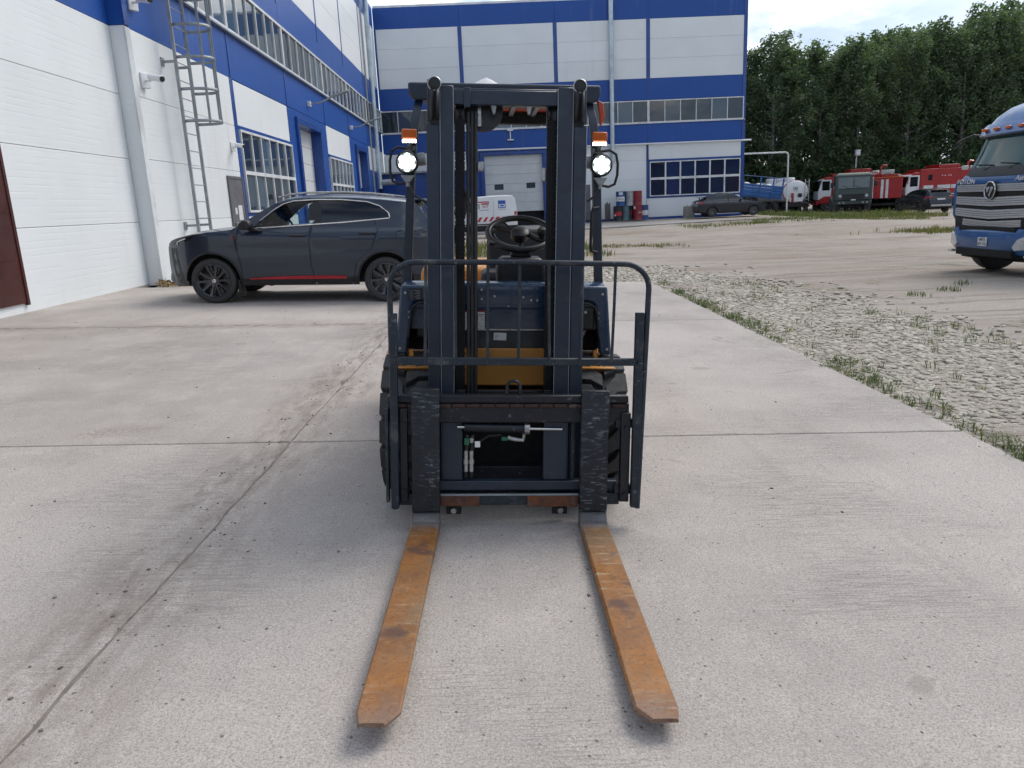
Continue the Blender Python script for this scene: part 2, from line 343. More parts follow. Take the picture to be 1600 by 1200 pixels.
def dirt_mat():
    t = NT('yard_dirt'); P = t.tc.outputs['Object']
    A = (.365, .330, .292); B = (.275, .230, .188); Cc = (.225, .165, .128)
    c = t.mix(t.ramp(t.noise(.16, 6, .65), .36, .64), A, B)
    c = t.mix(t.math('MULTIPLY', t.ramp(t.noise(.24, 6, .7, t.map((1, 2.2, 1), (0, 0, .35), (9, 2, 0))), .52, .66), .75), c, Cc)
    trk = t.ramp(t.noise(1.0, 5, .62, t.map((.16, 2.6, 1), (0, 0, .42))), .50, .62)
    c = t.mix(t.math('MULTIPLY', trk, .45), c, (.385, .355, .325))
    trk2 = t.ramp(t.noise(1.0, 4, .6, t.map((.2, 4.0, 1), (0, 0, .24))), .56, .66)
    c = t.mix(t.math('MULTIPLY', trk2, .40), c, (.17, .135, .115))
    g1 = t.noise(38, 5, .75); g2 = t.noise(9, 6, .7)
    c = t.mix(t.math('MULTIPLY', t.ramp(g1, .52, .66), .55), c, (.14, .12, .105))
    c = t.mix(t.math('MULTIPLY', t.ramp(g2, .56, .70), .5), c, (.45, .43, .40))
    gr = t.math('MULTIPLY', t.ramp(t.noise(.33, 6, .72, t.map((1, 1, 1), (0, 0, 0), (4, 1, 0))), .585, .655), t.ramp(t.noise(7, 5, .7), .42, .6))
    c = t.mix(gr, c, (.075, .095, .035))
    t.set('Base Color', c).set('Roughness', .95).set('Specular IOR Level', .15)
    h = t.math('ADD', t.math('MULTIPLY', g1, .5), t.math('ADD', t.math('MULTIPLY', g2, 1.0), t.math('MULTIPLY', trk2, -1.4)))
    t.set('Normal', t.bump(h, .8, .03)); return t.m
def stone_mat():
    t = NT('crushed_limestone'); geo = t.n('ShaderNodeNewGeometry'); oi = t.n('ShaderNodeObjectInfo')
    k = t.math('FRACT', t.math('ADD', geo.outputs['Random Per Island'], oi.outputs['Random']))
    c = t.mix(k, (.30, .270, .222), (.50, .460, .390)); c = t.mix(t.math('MULTIPLY', t.ramp(t.noise(7, 5), .45, .7), .5), c, (.20, .185, .155))
    c = t.mix(t.math('MULTIPLY', t.ramp(t.noise(60, 4, .7), .5, .65), .35), c, (.55, .54, .51))
    t.set('Base Color', c).set('Roughness', .9).set('Specular IOR Level', .2).set('Normal', t.bump(t.noise(45, 5, .7), .5, .008)); return t.m
def leaf_mat(name, a, b, trans=.35):
    t = NT(name); geo = t.n('ShaderNodeNewGeometry'); c = t.mix(geo.outputs['Random Per Island'], a, b)
    t.set('Base Color', c).set('Roughness', .55).set('Specular IOR Level', .3)
    tr = t.n('ShaderNodeBsdfTranslucent'); t.l(t.mix(1.0, c, (1.25, 1.35, .7), 'MULTIPLY'), tr.inputs['Color'])
    mx = t.n('ShaderNodeMixShader'); mx.inputs['Fac'].default_value = trans
    t.l(t.b.outputs['BSDF'], mx.inputs[1]); t.l(tr.outputs['BSDF'], mx.inputs[2]); t.l(mx.outputs['Shader'], t.out.inputs['Surface']); return t.m
M_['concrete'] = concrete_mat('yard_concrete'); M_['apron'] = concrete_mat('apron_concrete', (.35, .335, .315), False)
M_['dirt'] = dirt_mat(); M_['stone'] = stone_mat()
M_['grass'] = leaf_mat('grass_blades', (.045, .085, .022), (.125, .15, .055)); M_['dry'] = leaf_mat('dry_grass', (.24, .19, .085), (.12, .13, .045))
M_['earth'] = pm('joint_earth', (.135, .115, .10), .95, scale=14, col2=(.22, .195, .175), bump=.6, bscale=90)

EX, EY = 2.98, 14.35                 # right and far edge of the concrete
def near_grid(a, b, step): n = max(1, round((b - a) / step)); return [a + (b - a) * i / n for i in range(n)]
xs = [-140, -90, -50, -30, -18, -12, -8] + near_grid(-7, 2.5, .5) + [2.5, 2.88, 3.0] + near_grid(3.3, 20, .3) + near_grid(20, 40, 1.2) + [40, 50, 65, 90, 130, 180, 260]
ys = [-120, -60, -30, -12, -6, -2] + near_grid(0, 14, .35) + [14.0, 14.26, 14.38] + near_grid(14.7, 48, .4) + near_grid(48, 62, 2) + [62, 70, 85, 110, 150, 220, 320]
rows = []
for y in ys:
    r = []
    for x in xs:
        z = g(x, y)
        inside = x < 2.9 and y < 14.3 and x > -6.9
        if inside: z -= .22
        elif x < -6.7: z -= .25
        else:
            edge = .5 if (x < 3.2 and y < 14.5) else 1.0
            z += -.035 + edge * (.045 * noise.noise((x * .35, y * .55, 0)) + .030 * noise.noise((x * 1.3 + y * .5, y * 1.6, 3)) - .03 * max(0, noise.noise((x * .25 - y * .5, y * 1.2 + x * .35, 6))))
        r.append((x, y, z))
    rows.append(r)
ground = MB().grid(rows).build('ground', M_['dirt'], ang=60, recalc=False); struct(ground)

# concrete yard: slabs with worn, chipped edges over an earth bed
bed = MB()
bed.add([(-6.9, -6, g(-6.9, 0) - .006), (2.93, -6, g(2.93, 0) - .006), (2.93, 14.3, g(2.93, 14) - .006), (-6.9, 14.3, g(-6.9, 14) - .006)], [(0, 1, 2, 3)])
bed = bed.build('concrete_pavement', M_['earth'], recalc=False); struct(bed)
JX = lambda y: -1.43 + .022 * y
def slab(x0a, x0b, x1a, x1b, y0, y1, rough=(.004, .004, .004, .004), y0b=None, y1b=None):
    """x0a..x0b: left edge at y0..y1, x1a..x1b: right edge; rough = chip size of left, far, right, near edge"""
    y0b = y0 if y0b is None else y0b; y1b = y1 if y1b is None else y1b
    pts = []; step = .045
    def side(p, q, n, amp, sd):
        L = math.hypot(q[0] - p[0], q[1] - p[1]); k = max(2, int(L / step))
        for i in range(k):
            t = i / k; x = p[0] + (q[0] - p[0]) * t; y = p[1] + (q[1] - p[1]) * t
            e = amp * (.35 * noise.noise((x * 14 + sd, y * 14, 1)) + .35 * noise.noise((x * 40, y * 40 + sd, 2))) 
            chip = max(0, noise.noise((x * 3.1 + sd * 2, y * 3.1, 7)) - .22) * amp * 3.2
            e = abs(e) + chip
            if abs(x - JX(y)) < .05 and n[1] == 0:
                x += .016 * noise.noise((y * 1.1, 3, 0)) + .008 * noise.noise((y * 5, 5, 0)); e += max(0, noise.noise((y * .8, 9, 1))) * .007
            if i == 0: e = 0
            pts.append((x + n[0] * e, y + n[1] * e, n, .004 + chip * .35))
    side((x0a, y0), (x1a, y0b), (0, 1), rough[3], 3); side((x1a, y0b), (x1b, y1b), (-1, 0), rough[2], 11)
    side((x1b, y1b), (x0b, y1), (0, -1), rough[1], 5); side((x0b, y1), (x0a, y0), (1, 0), rough[0], 17)
    n = len(pts); v = []
    v += [(x + nn[0] * .006, y + nn[1] * .006, g(x, y)) for x, y, nn, dp in pts]
    v += [(x, y, g(x, y) - dp) for x, y, nn, dp in pts]
    v += [(x, y, g(x, y) - .15) for x, y, nn, dp in pts]
    fs = [tuple(range(n))]
    for k in (0, 1): fs += [((k * n) + i, (k + 1) * n + i, (k + 1) * n + (i + 1) % n, k * n + (i + 1) % n) for i in range(n)]
    MB().add(v, fs).build('slab', M_['concrete'], bed, ang=25)
for (ya, yb, yc, yd) in ((-5.5, -5.5, -.42, -.47), (-.40, -.45, 4.615, 4.58), (4.63, 4.595, 9.49, 9.46), (9.505, 9.475, EY, EY)):
    xm0, xm1 = JX(ya), JX(yc)
    slab(-6.74, -6.74, xm0 - .003, xm1 - .003, ya, yc, (.003, .006, .022, .006), y0b=(ya + yb) / 2, y1b=(yc + yd) / 2)
    slab(xm0 + .003, xm1 + .003, EX, EX, (ya + yb) / 2, (yc + yd) / 2, (.018, .006, .016, .006), y0b=yb, y1b=yd)
# pale concrete apron before the far building
ap = [(-3, 39.2), (5.8, 39.7), (13.5, 41.8), (20.5, 43.6), (20.5, 49.45), (-3, 49.45)]
apv = [(x, y, g(x, y) + .03) for x, y in ap] + [(x, y, g(x, y) - .2) for x, y in ap]; k = len(ap)
apr = MB().add(apv, [tuple(range(k))] + [(i, k + i, k + (i + 1) % k, (i + 1) % k) for i in range(k)]).build('apron', M_['apron']); struct(apr)

def px_of(p):
    d = Vector(p) - Vector((0, 0, 1.45)); z = d.dot(CF)
    return (800 + 1179 * d.dot(CR) / z, 600 - 1179 * d.dot(CU) / z, z) if z > .1 else (-9, -9, -1)
# crushed stone strip beside and behind the slabs
def stone_right(y): 
    P = [(2, 5.6), (6.8, 5.4), (8.94, 5.6), (11.16, 5.4), (15.78, 4.7), (18.2, 3.7), (19, 2.2)]
    for (a, b), (c, d) in zip(P, P[1:]):
        if y <= c: return b + (d - b) * (y - a) / (c - a)
    return 0
def stone_mesh(rg, n=8):
    rr = [rg.uniform(.72, 1.12) for _ in range(n)]; h = rg.uniform(.35, .6); v = []
    for lev, (sc, z) in enumerate(((.85, -.35), (1.0, h * .45), (.70, h))):
        for k in range(n):
            a = 2 * math.pi * k / n + rg.uniform(-.18, .18); v.append((math.cos(a) * rr[k] * sc, math.sin(a) * rr[k] * sc, z + rg.uniform(-.09, .09)))
    v.append((rg.uniform(-.1, .1), rg.uniform(-.1, .1), h + rg.uniform(0, .1)))
    fs = [(k, (k + 1) % n, n + (k + 1) % n, n + k) for k in range(n)] + [(n + k, n + (k + 1) % n, 2 * n + (k + 1) % n, 2 * n + k) for k in range(n)] + [(2 * n + k, 2 * n + (k + 1) % n, 3 * n) for k in range(n)]
    return v, fs
rg = random.Random(11); base = [stone_mesh(rg) for _ in range(9)]
spots = []
y = 2.2
while y < 18.6:
    sp = .054 + .0038 * max(0, y - 5); x = -1.6 if y > EY + .1 else EX + .02
    while x < 6.2:
        lim = stone_right(y); px, py = x + rg.uniform(-.05, .05), y + rg.uniform(-.05, .05)
        f = lim - px + .5 * noise.noise((px * .9, py * .9, 5))
        keep = (f > 0 or rg.random() < .25 * math.exp(f * 2.2))
        if y > EY and px < 2.6 and rg.random() < .35: keep = False
        if keep:
            s = rg.choice((.5, .62, .7, .8, .95, 1.15)) * (.034 + .0019 * max(0, y - 5))
            spots.append((px, py, s, rg.uniform(.62, 1.0), rg.uniform(0, 6.28), rg.uniform(-.22, .22), rg.uniform(-.22, .22), rg.randrange(9)))
        x += sp * rg.uniform(.8, 1.25)
    y += sp * .8
def stone_T(q):
    px, py, s, asp, rz, rx, ry, k = q
    return Matrix.Translation((px, py, g(px, py) - .033 + s * .06)) @ Matrix.Rotation(rz, 4, 'Z') @ Matrix.Rotation(rx, 4, 'X') @ Matrix.Rotation(ry, 4, 'Y') @ Matrix.Diagonal((s * 1.25, s * asp, s * .62, 1))
vis = []
for i, q in enumerate(spots):
    a = px_of((q[0], q[1], g(q[0], q[1])))
    if a[2] > 0 and -5 < a[0] < 1605 and 0 < a[1] < 1205: vis.append((-q[2] / a[2], i))
vis.sort(); near = {i for _, i in vis[:300]}
sbed = MB(); bx = [(EX + .02, 2.0), (5.6, 2.0)] + [(stone_right(y) - .1, y) for y in (5, 7, 9, 11, 13, 14.5)] + [(EX + .02, 14.5)]
sroot = MB(); rr = []
for y in [2.2 + .5 * i for i in range(33)]:
    L0 = EX + .005 if y < EY else -1.5; L1 = max(L0 + .2, stone_right(y) - .25)
    rr.append([(L0 + (L1 - L0) * k / 8, y, g(L0 + (L1 - L0) * k / 8, y) - .030 + .006 * noise.noise((k, y, 1))) for k in range(9)])
sroot.grid(rr); M_['stonebed'] = pm('stone_dust', (.31, .28, .235), .95, scale=6, col2=(.22, .195, .16), bump=.8, bscale=70)
sroot = sroot.build('gravel_strip', M_['stonebed'], recalc=False); struct(sroot)
smesh = []
for v, fs in base:
    me = bpy.data.meshes.new('stone'); me.from_pydata(v, [], fs); me.materials.append(M_['stone']); smesh.append(me)
for i in near:
    o = link('stone', smesh[spots[i][7]], sroot); o.matrix_local = stone_T(spots[i])
rest = MB()
for i, q in enumerate(spots):
    if i in near: continue
    T = stone_T(q); v, fs = base[q[7]]; rest.add([T @ Vector(p) for p in v], fs)
o = rest.build('loose_stones', M_['stone'], sroot, ang=0, recalc=False); o['kind'] = 'stuff'
# loose crumbs on the slabs
pb = MB(); rg = random.Random(3)
for _ in range(700):
    if rg.random() < .45:
        py = rg.uniform(1.9, 9.2); px = JX(py) + rg.gauss(-.02, .13)
    else: py = rg.uniform(1.6, 13); px = rg.uniform(-5.5, 2.9)
    s = rg.choice((.003, .003, .004, .004, .005, .006, .009)); v, fs = base[rg.randrange(9)]
    T = Matrix.Translation((px, py, g(px, py) + s * .2)) @ Matrix.Rotation(rg.uniform(0, 6), 4, 'Z') @ Matrix.Diagonal((s, s * .8, s * .8, 1)); pb.add([T @ Vector(p) for p in v], fs)
M_['crumb'] = pm('dark_crumbs', (.09, .08, .07), .9, scale=40, col2=(.22, .2, .18))
o = pb.build('grit', M_['crumb'], ang=0, recalc=False); struct(o, 'stuff', 'dark grit and crumbs scattered on the concrete yard', 'grit')

# ------------------------------------------------------------------ grass and weeds
def blades(mb, x, y, n, h, spread, rg, wid=.006, lean=.5, mi=0, z=None):
    z0 = (g(x, y) - .03) if z is None else z
    for _ in range(n):
        a = rg.uniform(0, 6.28); d = spread * math.sqrt(rg.random()); bx, by = x + math.cos(a) * d, y + math.sin(a) * d
        a2 = rg.uniform(0, 6.28); hh = h * rg.uniform(.45, 1.1); l = hh * lean * rg.uniform(.3, 1.2); w = wid * rg.uniform(.7, 1.3)
        dx, dy = math.cos(a2), math.sin(a2); ox, oy = -dy * w, dx * w
        mb.add([(bx - ox, by - oy, z0), (bx + ox, by + oy, z0), (bx + dx * l * .4 + ox * .8, by + dy * l * .4 + oy * .8, z0 + hh * .6), (bx + dx * l * .4 - ox * .8, by + dy * l * .4 - oy * .8, z0 + hh * .6), (bx + dx * l, by + dy * l, z0 + hh * rg.uniform(.8, 1.0))], [(0, 1, 2, 3), (3, 2, 4)], mi)
def leaves(mb, x, y, n, h, spread, rg, sz=.02, mi=0):
    for _ in range(n):
        a = rg.uniform(0, 6.28); d = spread * math.sqrt(rg.random()); c = Vector((x + math.cos(a) * d, y + math.sin(a) * d, g(x, y) - .02 + h * rg.random() ** .8))
        u = Vector((rg.uniform(-1, 1), rg.uniform(-1, 1), rg.uniform(-.3, .6))).normalized(); w = u.cross(Vector((rg.uniform(-1, 1), rg.uniform(-1, 1), 1))).normalized(); s = sz * rg.uniform(.6, 1.4)
        mb.add([c, c + u * s + w * s * .42, c + u * s * 2.1, c + u * s - w * s * .42], [(0, 1, 2, 3)], mi)
rg = random.Random(21); wd = MB()
y = 2.4
while y < 14.3:
    dens = max(0.0, noise.noise((y * 1.15, 2.2, 0)) + .42)
    for _ in range(int(.6 + dens * 6)):
        x = EX + .04 + abs(rg.gauss(0, .13)); yy = y + rg.uniform(-.12, .12)
        if rg.random() < .55: leaves(wd, x, yy, rg.randint(10, 26), rg.uniform(.03, .10), rg.uniform(.05, .12), rg, rg.uniform(.010, .017))
        blades(wd, x, yy, rg.randint(6, 16), rg.uniform(.04, .13), rg.uniform(.03, .10), rg, .003, .9, 1 if rg.random() < .18 else 0)
    y += .16
for _ in range(260):
    yy = rg.uniform(3, 15); x = rg.uniform(EX + .2, stone_right(yy))
    if noise.noise((x * 1.2, yy * .8, 4)) > -.05:
        blades(wd, x, yy, rg.randint(5, 12), rg.uniform(.04, .12), rg.uniform(.03, .10), rg, .003, .8, 1 if rg.random() < .3 else 0); leaves(wd, x, yy, rg.randint(3, 9), .10, .07, rg, .015)
o = wd.build('weeds', [M_['grass'], M_['dry']], ang=0, recalc=False); struct(o, 'stuff', 'green weeds growing along the edge of the concrete and in the stones', 'weeds')
rg = random.Random(5); gr = MB()
for _ in range(650):                 # verge before the parked trucks
    u = rg.random(); x = 9.5 + 14 * u; yy = 37.6 + 2.2 * u + rg.gauss(0, 1.0) + (1.8 if x > 14 else 0)
    if noise.noise((x * .5, yy * .7, 2)) > -.12: blades(gr, x, yy, 7, rg.uniform(.06, .22), .28, rg, .012, .6, 1 if rg.random() < .4 else 0, g(x, yy) - .03)
for _ in range(1300):
    x = rg.uniform(17.5, 29); yy = rg.uniform(42.5, 52.5)
    if not (x > 25.8 and yy < 51.5) and noise.noise((x * .3, yy * .4, 8)) > -.25: blades(gr, x, yy, 6, rg.uniform(.2, .5), .3, rg, .018, .5, 1 if rg.random() < .3 else 0, g(x, yy) - .03)
for _ in range(170): x = rg.gauss(15.9, .7); yy = rg.gauss(27.0, .6); blades(gr, x, yy, 7, rg.uniform(.10, .24), .16, rg, .010, .5, 1 if rg.random() < .5 else 0)
for _ in range(420): x = rg.uniform(-3.4, 3.4); yy = rg.uniform(21.5, 29); blades(gr, x, yy, 8, rg.uniform(.12, .42), .2, rg, .010, .4, 1 if rg.random() < .45 else 0)
for _ in range(130): x = rg.uniform(2.4, 6.5); yy = 26 + rg.gauss(0, .45); blades(gr, x, yy, 7, rg.uniform(.05, .14), .2, rg, .009, .5, 1 if rg.random() < .5 else 0)
for x, yy in ((6.6, 11.5), (7.3, 11.9), (8.0, 12.6)):
    for _ in range(5): blades(gr, x + rg.gauss(0, .12), yy + rg.gauss(0, .08), 10, .1, .09, rg, .005, .8)
o = gr.build('grass', [M_['grass'], M_['dry']], ang=0, recalc=False); struct(o, 'stuff', 'patches of long grass on the verge and around the parked trucks', 'grass')
rg = random.Random(8); lf = MB()
for _ in range(190):
    x = -6.40 + abs(rg.gauss(0, .22)); yy = 14.75 + rg.gauss(0, .10); c = Vector((x, yy, g(x, yy) + rg.uniform(0, .11) * max(.15, 1 - (x + 6.4) * 2)))
    u = Vector((rg.uniform(-1, 1), rg.uniform(-1, 1), rg.uniform(-.5, .7))).normalized(); w = u.orthogonal().normalized(); s = rg.uniform(.02, .05)
    lf.add([c, c + u * s + w * s * .5, c + u * s * 2, c + u * s - w * s * .5], [(0, 1, 2, 3)])
M_['dead'] = leaf_mat('dead_leaves', (.20, .12, .05), (.34, .26, .15), .15)
o = lf.build('dead_leaves', M_['dead'], ang=0, recalc=False); struct(o, 'stuff', 'small heap of dry leaves at the foot of the white wall', 'leaves')
# ------------------------------------------------------------------ buildings
def facade_M(kind):
    """(u, d, w): along the wall, outwards, up"""
    if kind == 'A': return Matrix(((0, 1, 0, -6.73), (1, 0, 0, 0), (0, 0, 1, 0), (0, 0, 0, 1)))
    if kind == 'B': return Matrix(((0, 1, 0, -6.46), (1, 0, 0, 0), (0, 0, 1, 0), (0, 0, 0, 1)))
    return Matrix(((1, 0, 0, 0), (0, -1, 0, 49.5), (0, 0, 1, 0), (0, 0, 0, 1)))
FA, FB, FF = facade_M('A'), facade_M('B'), facade_M('F')
GAP = .003
def panel(par, FM, u0, u1, w0, w1, mat, d=0.0, name='panel'):
    return MB(FM).box(u0 + GAP, u1 - GAP, d - .10, d, w0 + GAP, w1 - GAP).build(name, M_[mat], par, .007, 2)
pane_cache = {}
def window(par, FM, u0, u1, w0, w1, us, ws, mat='glass', fr='white_frame', bar=.045, d=0.02, bars_d=.05, outer=.06):
    """one frame with its panes; us / ws are the pane boundaries"""
    f = MB(FM); o0 = d - .06
    f.box(u0, u1, o0, d + bars_d, w0, w0 + outer); f.box(u0, u1, o0, d + bars_d, w1 - outer, w1)
    f.box(u0, u0 + outer, o0, d + bars_d - .003, w0 + outer, w1 - outer); f.box(u1 - outer, u1, o0, d + bars_d - .003, w0 + outer, w1 - outer)
    for u in us[1:-1]: f.box(u - bar / 2, u + bar / 2, o0, d + bars_d - .006, w0 + outer, w1 - outer)
    for w in ws[1:-1]: f.box(u0 + outer, u1 - outer, o0, d + bars_d - .002, w - bar * .8, w + bar * .8)
    wn = f.build('window', M_[fr], par)
    rgw = random.Random(int(u0 * 100 + w0 * 10))
    for a, b in zip(us, us[1:]):
        for c, e in zip(ws, ws[1:]):
            T = FM @ Matrix.Translation(((a + b) / 2, d, (c + e) / 2)) @ Matrix.Rotation(rgw.uniform(-.006, .006), 4, 'Z') @ Matrix.Rotation(rgw.uniform(-.004, .004), 4, 'X')
            MB(T).box(-(b - a) / 2, (b - a) / 2, -.012, 0, -(e - c) / 2, (e - c) / 2).build('pane', M_[mat], wn)
    return wn
def lin_(a, b, n): return [a + (b - a) * i / n for i in range(n + 1)]
def trim(par, FM, u0, u1, w0, w1, mat, d0=0.0, d1=.018, name='trim'): return MB(FM).box(u0, u1, d0 - .05, d1, w0, w1).build(name, M_[mat], par, .004, 1)
def sect_gate(par, FM, u0, u1, w0, w1, d, n, name='sectional_door', ports=()):
    h = (w1 - w0) / n; root = MB(FM).box(u0, u1, d - .08, d - .05, w0, w1).build(name, M_['gate_white'], par)
    for i in range(n): MB(FM).box(u0, u1, d - .05, d, w0 + i * h + .005, w0 + (i + 1) * h - .005).build('door_section', M_['gate_white'], root, .008, 2)
    for (a, b, c, e) in ports:
        MB(FM).box(a, b, d, d + .02, c, e).build('port_frame', M_['black'], root, .01, 2)
        MB(FM).box(a + .06, b - .06, d + .004, d + .024, c + .06, e - .06).build('port_pane', M_['glass'], root)
    return root

# left wing along the yard
WL = thing('workshop_building', 'white and blue panelled workshop wing along the left of the yard', 'building', (0, 0, 0))
core = MB(); core.box(-30, -6.84, -8, 15.05, -.4, 13.1); core.box(-30.2, -6.84, 15.06, 49.4, -.4, 13.1)
core.build('inner_wall', M_['backing'], WL)
MB().box(-30.3, -6.5, -8.1, 49.4, 13.1, 13.3).build('roof', M_['trim_white'], WL)
rowsA = [(.20, 1.42), (1.42, 2.59), (2.59, 3.74), (3.74, 4.92)]
for u0, u1 in ((-7.9, -2.6), (-2.6, 3.3), (3.3, 9.2), (9.2, 15.03)):
    for w0, w1 in rowsA: panel(WL, FA, u0, u1, w0, w1, 'panel_white')
    for w0, w1 in ((4.92, 6.05), (6.05, 7.3), (7.3, 8.6), (8.6, 9.8), (9.8, 11.0), (11.0, 12.1), (12.1, 13.2)): panel(WL, FA, u0, u1, w0, w1, 'panel_blue' if not 8.5 < w0 < 12 else 'panel_white')
MB(FA).box(-8, 15.03, -.1, .012, -.3, .235).build('plinth', M_['apron'], WL, .01)
gate = MB(FA).box(6.2, 11.02, 0, .035, .37, 3.6).build('gate_leaf', M_['maroon'], WL, .006)
for w in (1.0, 1.65, 2.3, 2.95): MB(FA).box(6.3, 10.95, .035, .043, w - .012, w + .012).build('rib', M_['maroon'], gate)
MB(FA).box(11.02, 11.08, 0, .05, .34, 3.66).build('gate_frame', M_['maroon'], WL, .004)
# the step where the long wing stands proud
MB().box(-6.83, -6.475, 15.045, 15.10, .2, 4.92).build('step_panel', M_['panel_white'], WL, .01)
MB().box(-6.83, -6.475, 15.045, 15.10, 4.925, 13.2).build('step_panel', M_['panel_blue'], WL, .01)
MB().box(-6.474, -6.44, 15.03, 15.22, .2, 4.90).build('corner_trim', M_['trim_white'], WL, .006)
MB().box(-6.474, -6.44, 15.03, 15.22, 4.93, 13.2).build('corner_trim', M_['trim_blue'], WL, .006)
CU_ = [15.23, 20.86, 26.42, 32.35, 37.76, 43.55, 49.36]
for i, (u0, u1) in enumerate(zip(CU_, CU_[1:])):
    panel(WL, FB, u0, u1, 4.90, 5.99, 'panel_blue')
    panel(WL, FB, u0, u1, 7.36, 8.62, 'panel_blue')
    for w0, w1 in ((8.62, 9.75), (9.75, 10.88), (10.88, 12.02)): panel(WL, FB, u0, u1, w0, w1, 'panel_white')
    panel(WL, FB, u0, u1, 12.02, 13.22, 'panel_blue')
    window(WL, FB, u0 + .01, u1 - .01, 6.05, 7.33, lin_(u0 + .06, u1 - .06, 6), [6.10, 7.28])
    if i: trim(WL, FB, u0 - .07, u0 + .07, 8.0, 13.2, 'trim_blue'); trim(WL, FB, u0 - .05, u0 + .05, 4.9, 5.98, 'trim_blue')
MB(FB).box(15.05, 49.3, -.05, .10, 5.995, 6.045).build('window_ledge', M_['steel'], WL, .006)
MB(FB).box(15.05, 49.3, -.05, .06, 7.335, 7.358).build('drip_edge', M_['steel'], WL)
for w0, w1 in ((.2, 1.42), (1.42, 2.58), (2.58, 3.72), (3.72, 4.90)): panel(WL, FB, 15.23, 20.70, w0, w1, 'panel_white')
trim(WL, FB, 20.70, 20.93, .2, 4.90, 'trim_blue')
dr = MB(FB).box(19.62, 20.64, 0, .03, .22, 2.38).build('door', M_['door_grey'], WL, .005)
MB(FB).box(19.56, 19.62, 0, .045, .2, 2.44).build('door_frame', M_['door_grey'], dr); MB(FB).box(20.64, 20.69, 0, .045, .2, 2.44).build('door_frame', M_['door_grey'], dr); MB(FB).box(19.62, 20.64, 0, .045, 2.38, 2.44).build('door_frame', M_['door_grey'], dr)
MB(FB).box(20.1, 20.42, .03, .033, 1.35, 1.72).build('notice', M_['sticker'], dr); MB(FB).box(19.85, 20.0, .03, .033, 1.5, 1.66).build('notice', M_['sticker'], dr); MB(FB).box(19.7, 19.76, .03, .10, 1.15, 1.3).build('handle', M_['steel'], dr, .01)
for i, (u0, u1) in enumerate(((20.93, 26.33), (32.47, 37.69))):
    panel(WL, FB, u0, u1, 3.76, 4.88, 'panel_white'); panel(WL, FB, u0, u1, .2, 1.44, 'panel_white')
    trim(WL, FB, u0 - .02, u1 + .02, 3.67, 3.76, 'trim_blue'); trim(WL, FB, u0 - .02, u1 + .02, 1.44, 1.52, 'trim_blue')
    window(WL, FB, u0 + .02, u1 - .02, 1.53, 3.66, lin_(u0 + .08, u1 - .08, 6), [1.59, 2.57, 3.60], bar=.06)
for i, (u0, u1, ga, gb, gw, low) in enumerate(((26.33, 32.47, 27.5, 30.9, 4.45, .2), (37.69, 43.55, 39.3, 42.2, 4.42, 2.62))):
    panel(WL, FB, u0 + .08, ga - .12, .2, 4.89, 'panel_blue'); panel(WL, FB, gb + .12, u1 - .08, .2, 4.89, 'panel_blue'); panel(WL, FB, ga - .12, gb + .12, gw + .2, 4.89, 'panel_blue')
    for a, b, c, e in ((ga - .22, ga, .2, gw), (gb, gb + .22, .2, gw), (ga - .22, gb + .22, gw, gw + .22)): MB(FB).box(a, b, -.45, .10, c, e).build('portal_frame', M_['trim_blue'], WL, .01)
    sect_gate(WL, FB, ga, gb, low, gw, -.30, 7 if low < 1 else 3, ports=[(ga + .5, ga + 1.1, 3.45, 3.95)] if low > 1 else ())
    MB(FB).box(ga, gb, -.9, -.8, .1, gw).build('dark_opening', M_['core'], WL)
panel(WL, FB, 43.62, 49.36, 3.62, 4.89, 'panel_white'); panel(WL, FB, 43.62, 49.36, 2.0, 3.62, 'panel_blue'); panel(WL, FB, 43.62, 49.36, .1, 2.0, 'panel_blue')
# duct down the left wing with its elbow
D = MB(); D.cyl((-6.20, 45.1, 2.62), (-6.20, 45.1, 13.4), .14, n=18)
for w in (4.0, 6.4, 8.8, 11.2): D.cyl((-6.20, 45.1, w), (-6.20, 45.1, w + .05), .15, n=18)
D.build('duct', M_['duct'], WL); MB().cyl((-6.1, 45.15, 2.95), (-5.35, 45.3, 2.98), .17, n=16).build('duct_outlet', M_['steel_paint'], WL, .02)
for y in (44.0, 44.25): MB().cyl((-6.38, y, 2.2), (-6.38, y, 13), .03, n=8).build('conduit', M_['steel_paint'], WL)

# far wing across the yard
WF = thing('warehouse_building', 'white and blue three storey warehouse closing the far end of the yard', 'building', (0, 0, 0))
core = MB(); core.box(-6.40, 16.25, 50.15, 75, -.3, 13.1); core.build('inner_wall', M_['backing'], WF)
MB().box(-6.4, 16.36, 49.5, 75.1, 13.22, 13.34).build('roof', M_['trim_white'], WF)
MB().box(16.25, 16.35, 49.62, 75, 4.7, 13.2).build('side_wall', M_['panel_blue'], WF); MB().box(16.25, 16.35, 49.62, 75, 0, 4.7).build('side_wall', M_['panel_white'], WF)
CF_ = [-6.44, -1.27, 4.52, 10.22, 16.22]
for i, (u0, u1) in enumerate(zip(CF_, CF_[1:])):
    panel(WF, FF, u0, u1, 12.02, 13.22, 'panel_blue')
    for w0, w1 in ((8.62, 9.75), (9.75, 10.88), (10.88, 12.02)): panel(WF, FF, u0, u1, w0, w1, 'panel_white')
    panel(WF, FF, u0, u1, 7.36, 8.62, 'panel_blue'); panel(WF, FF, u0, u1, 4.78, 5.95, 'panel_blue')
    n = max(1, round(u1 - u0)); window(WF, FF, u0 + .005, u1 - .005, 6.0, 7.33, lin_(u0 + .05, u1 - .05, n), [6.05, 7.28])
    trim(WF, FF, u0 - .12 if i else u0, u0 + .12, 8.63, 12.01, 'trim_blue')
    if i: trim(WF, FF, u0 - .03, u0 + .03, 4.79, 5.94, 'trim_blue'); trim(WF, FF, u0 - .03, u0 + .03, 7.37, 8.61, 'trim_blue')
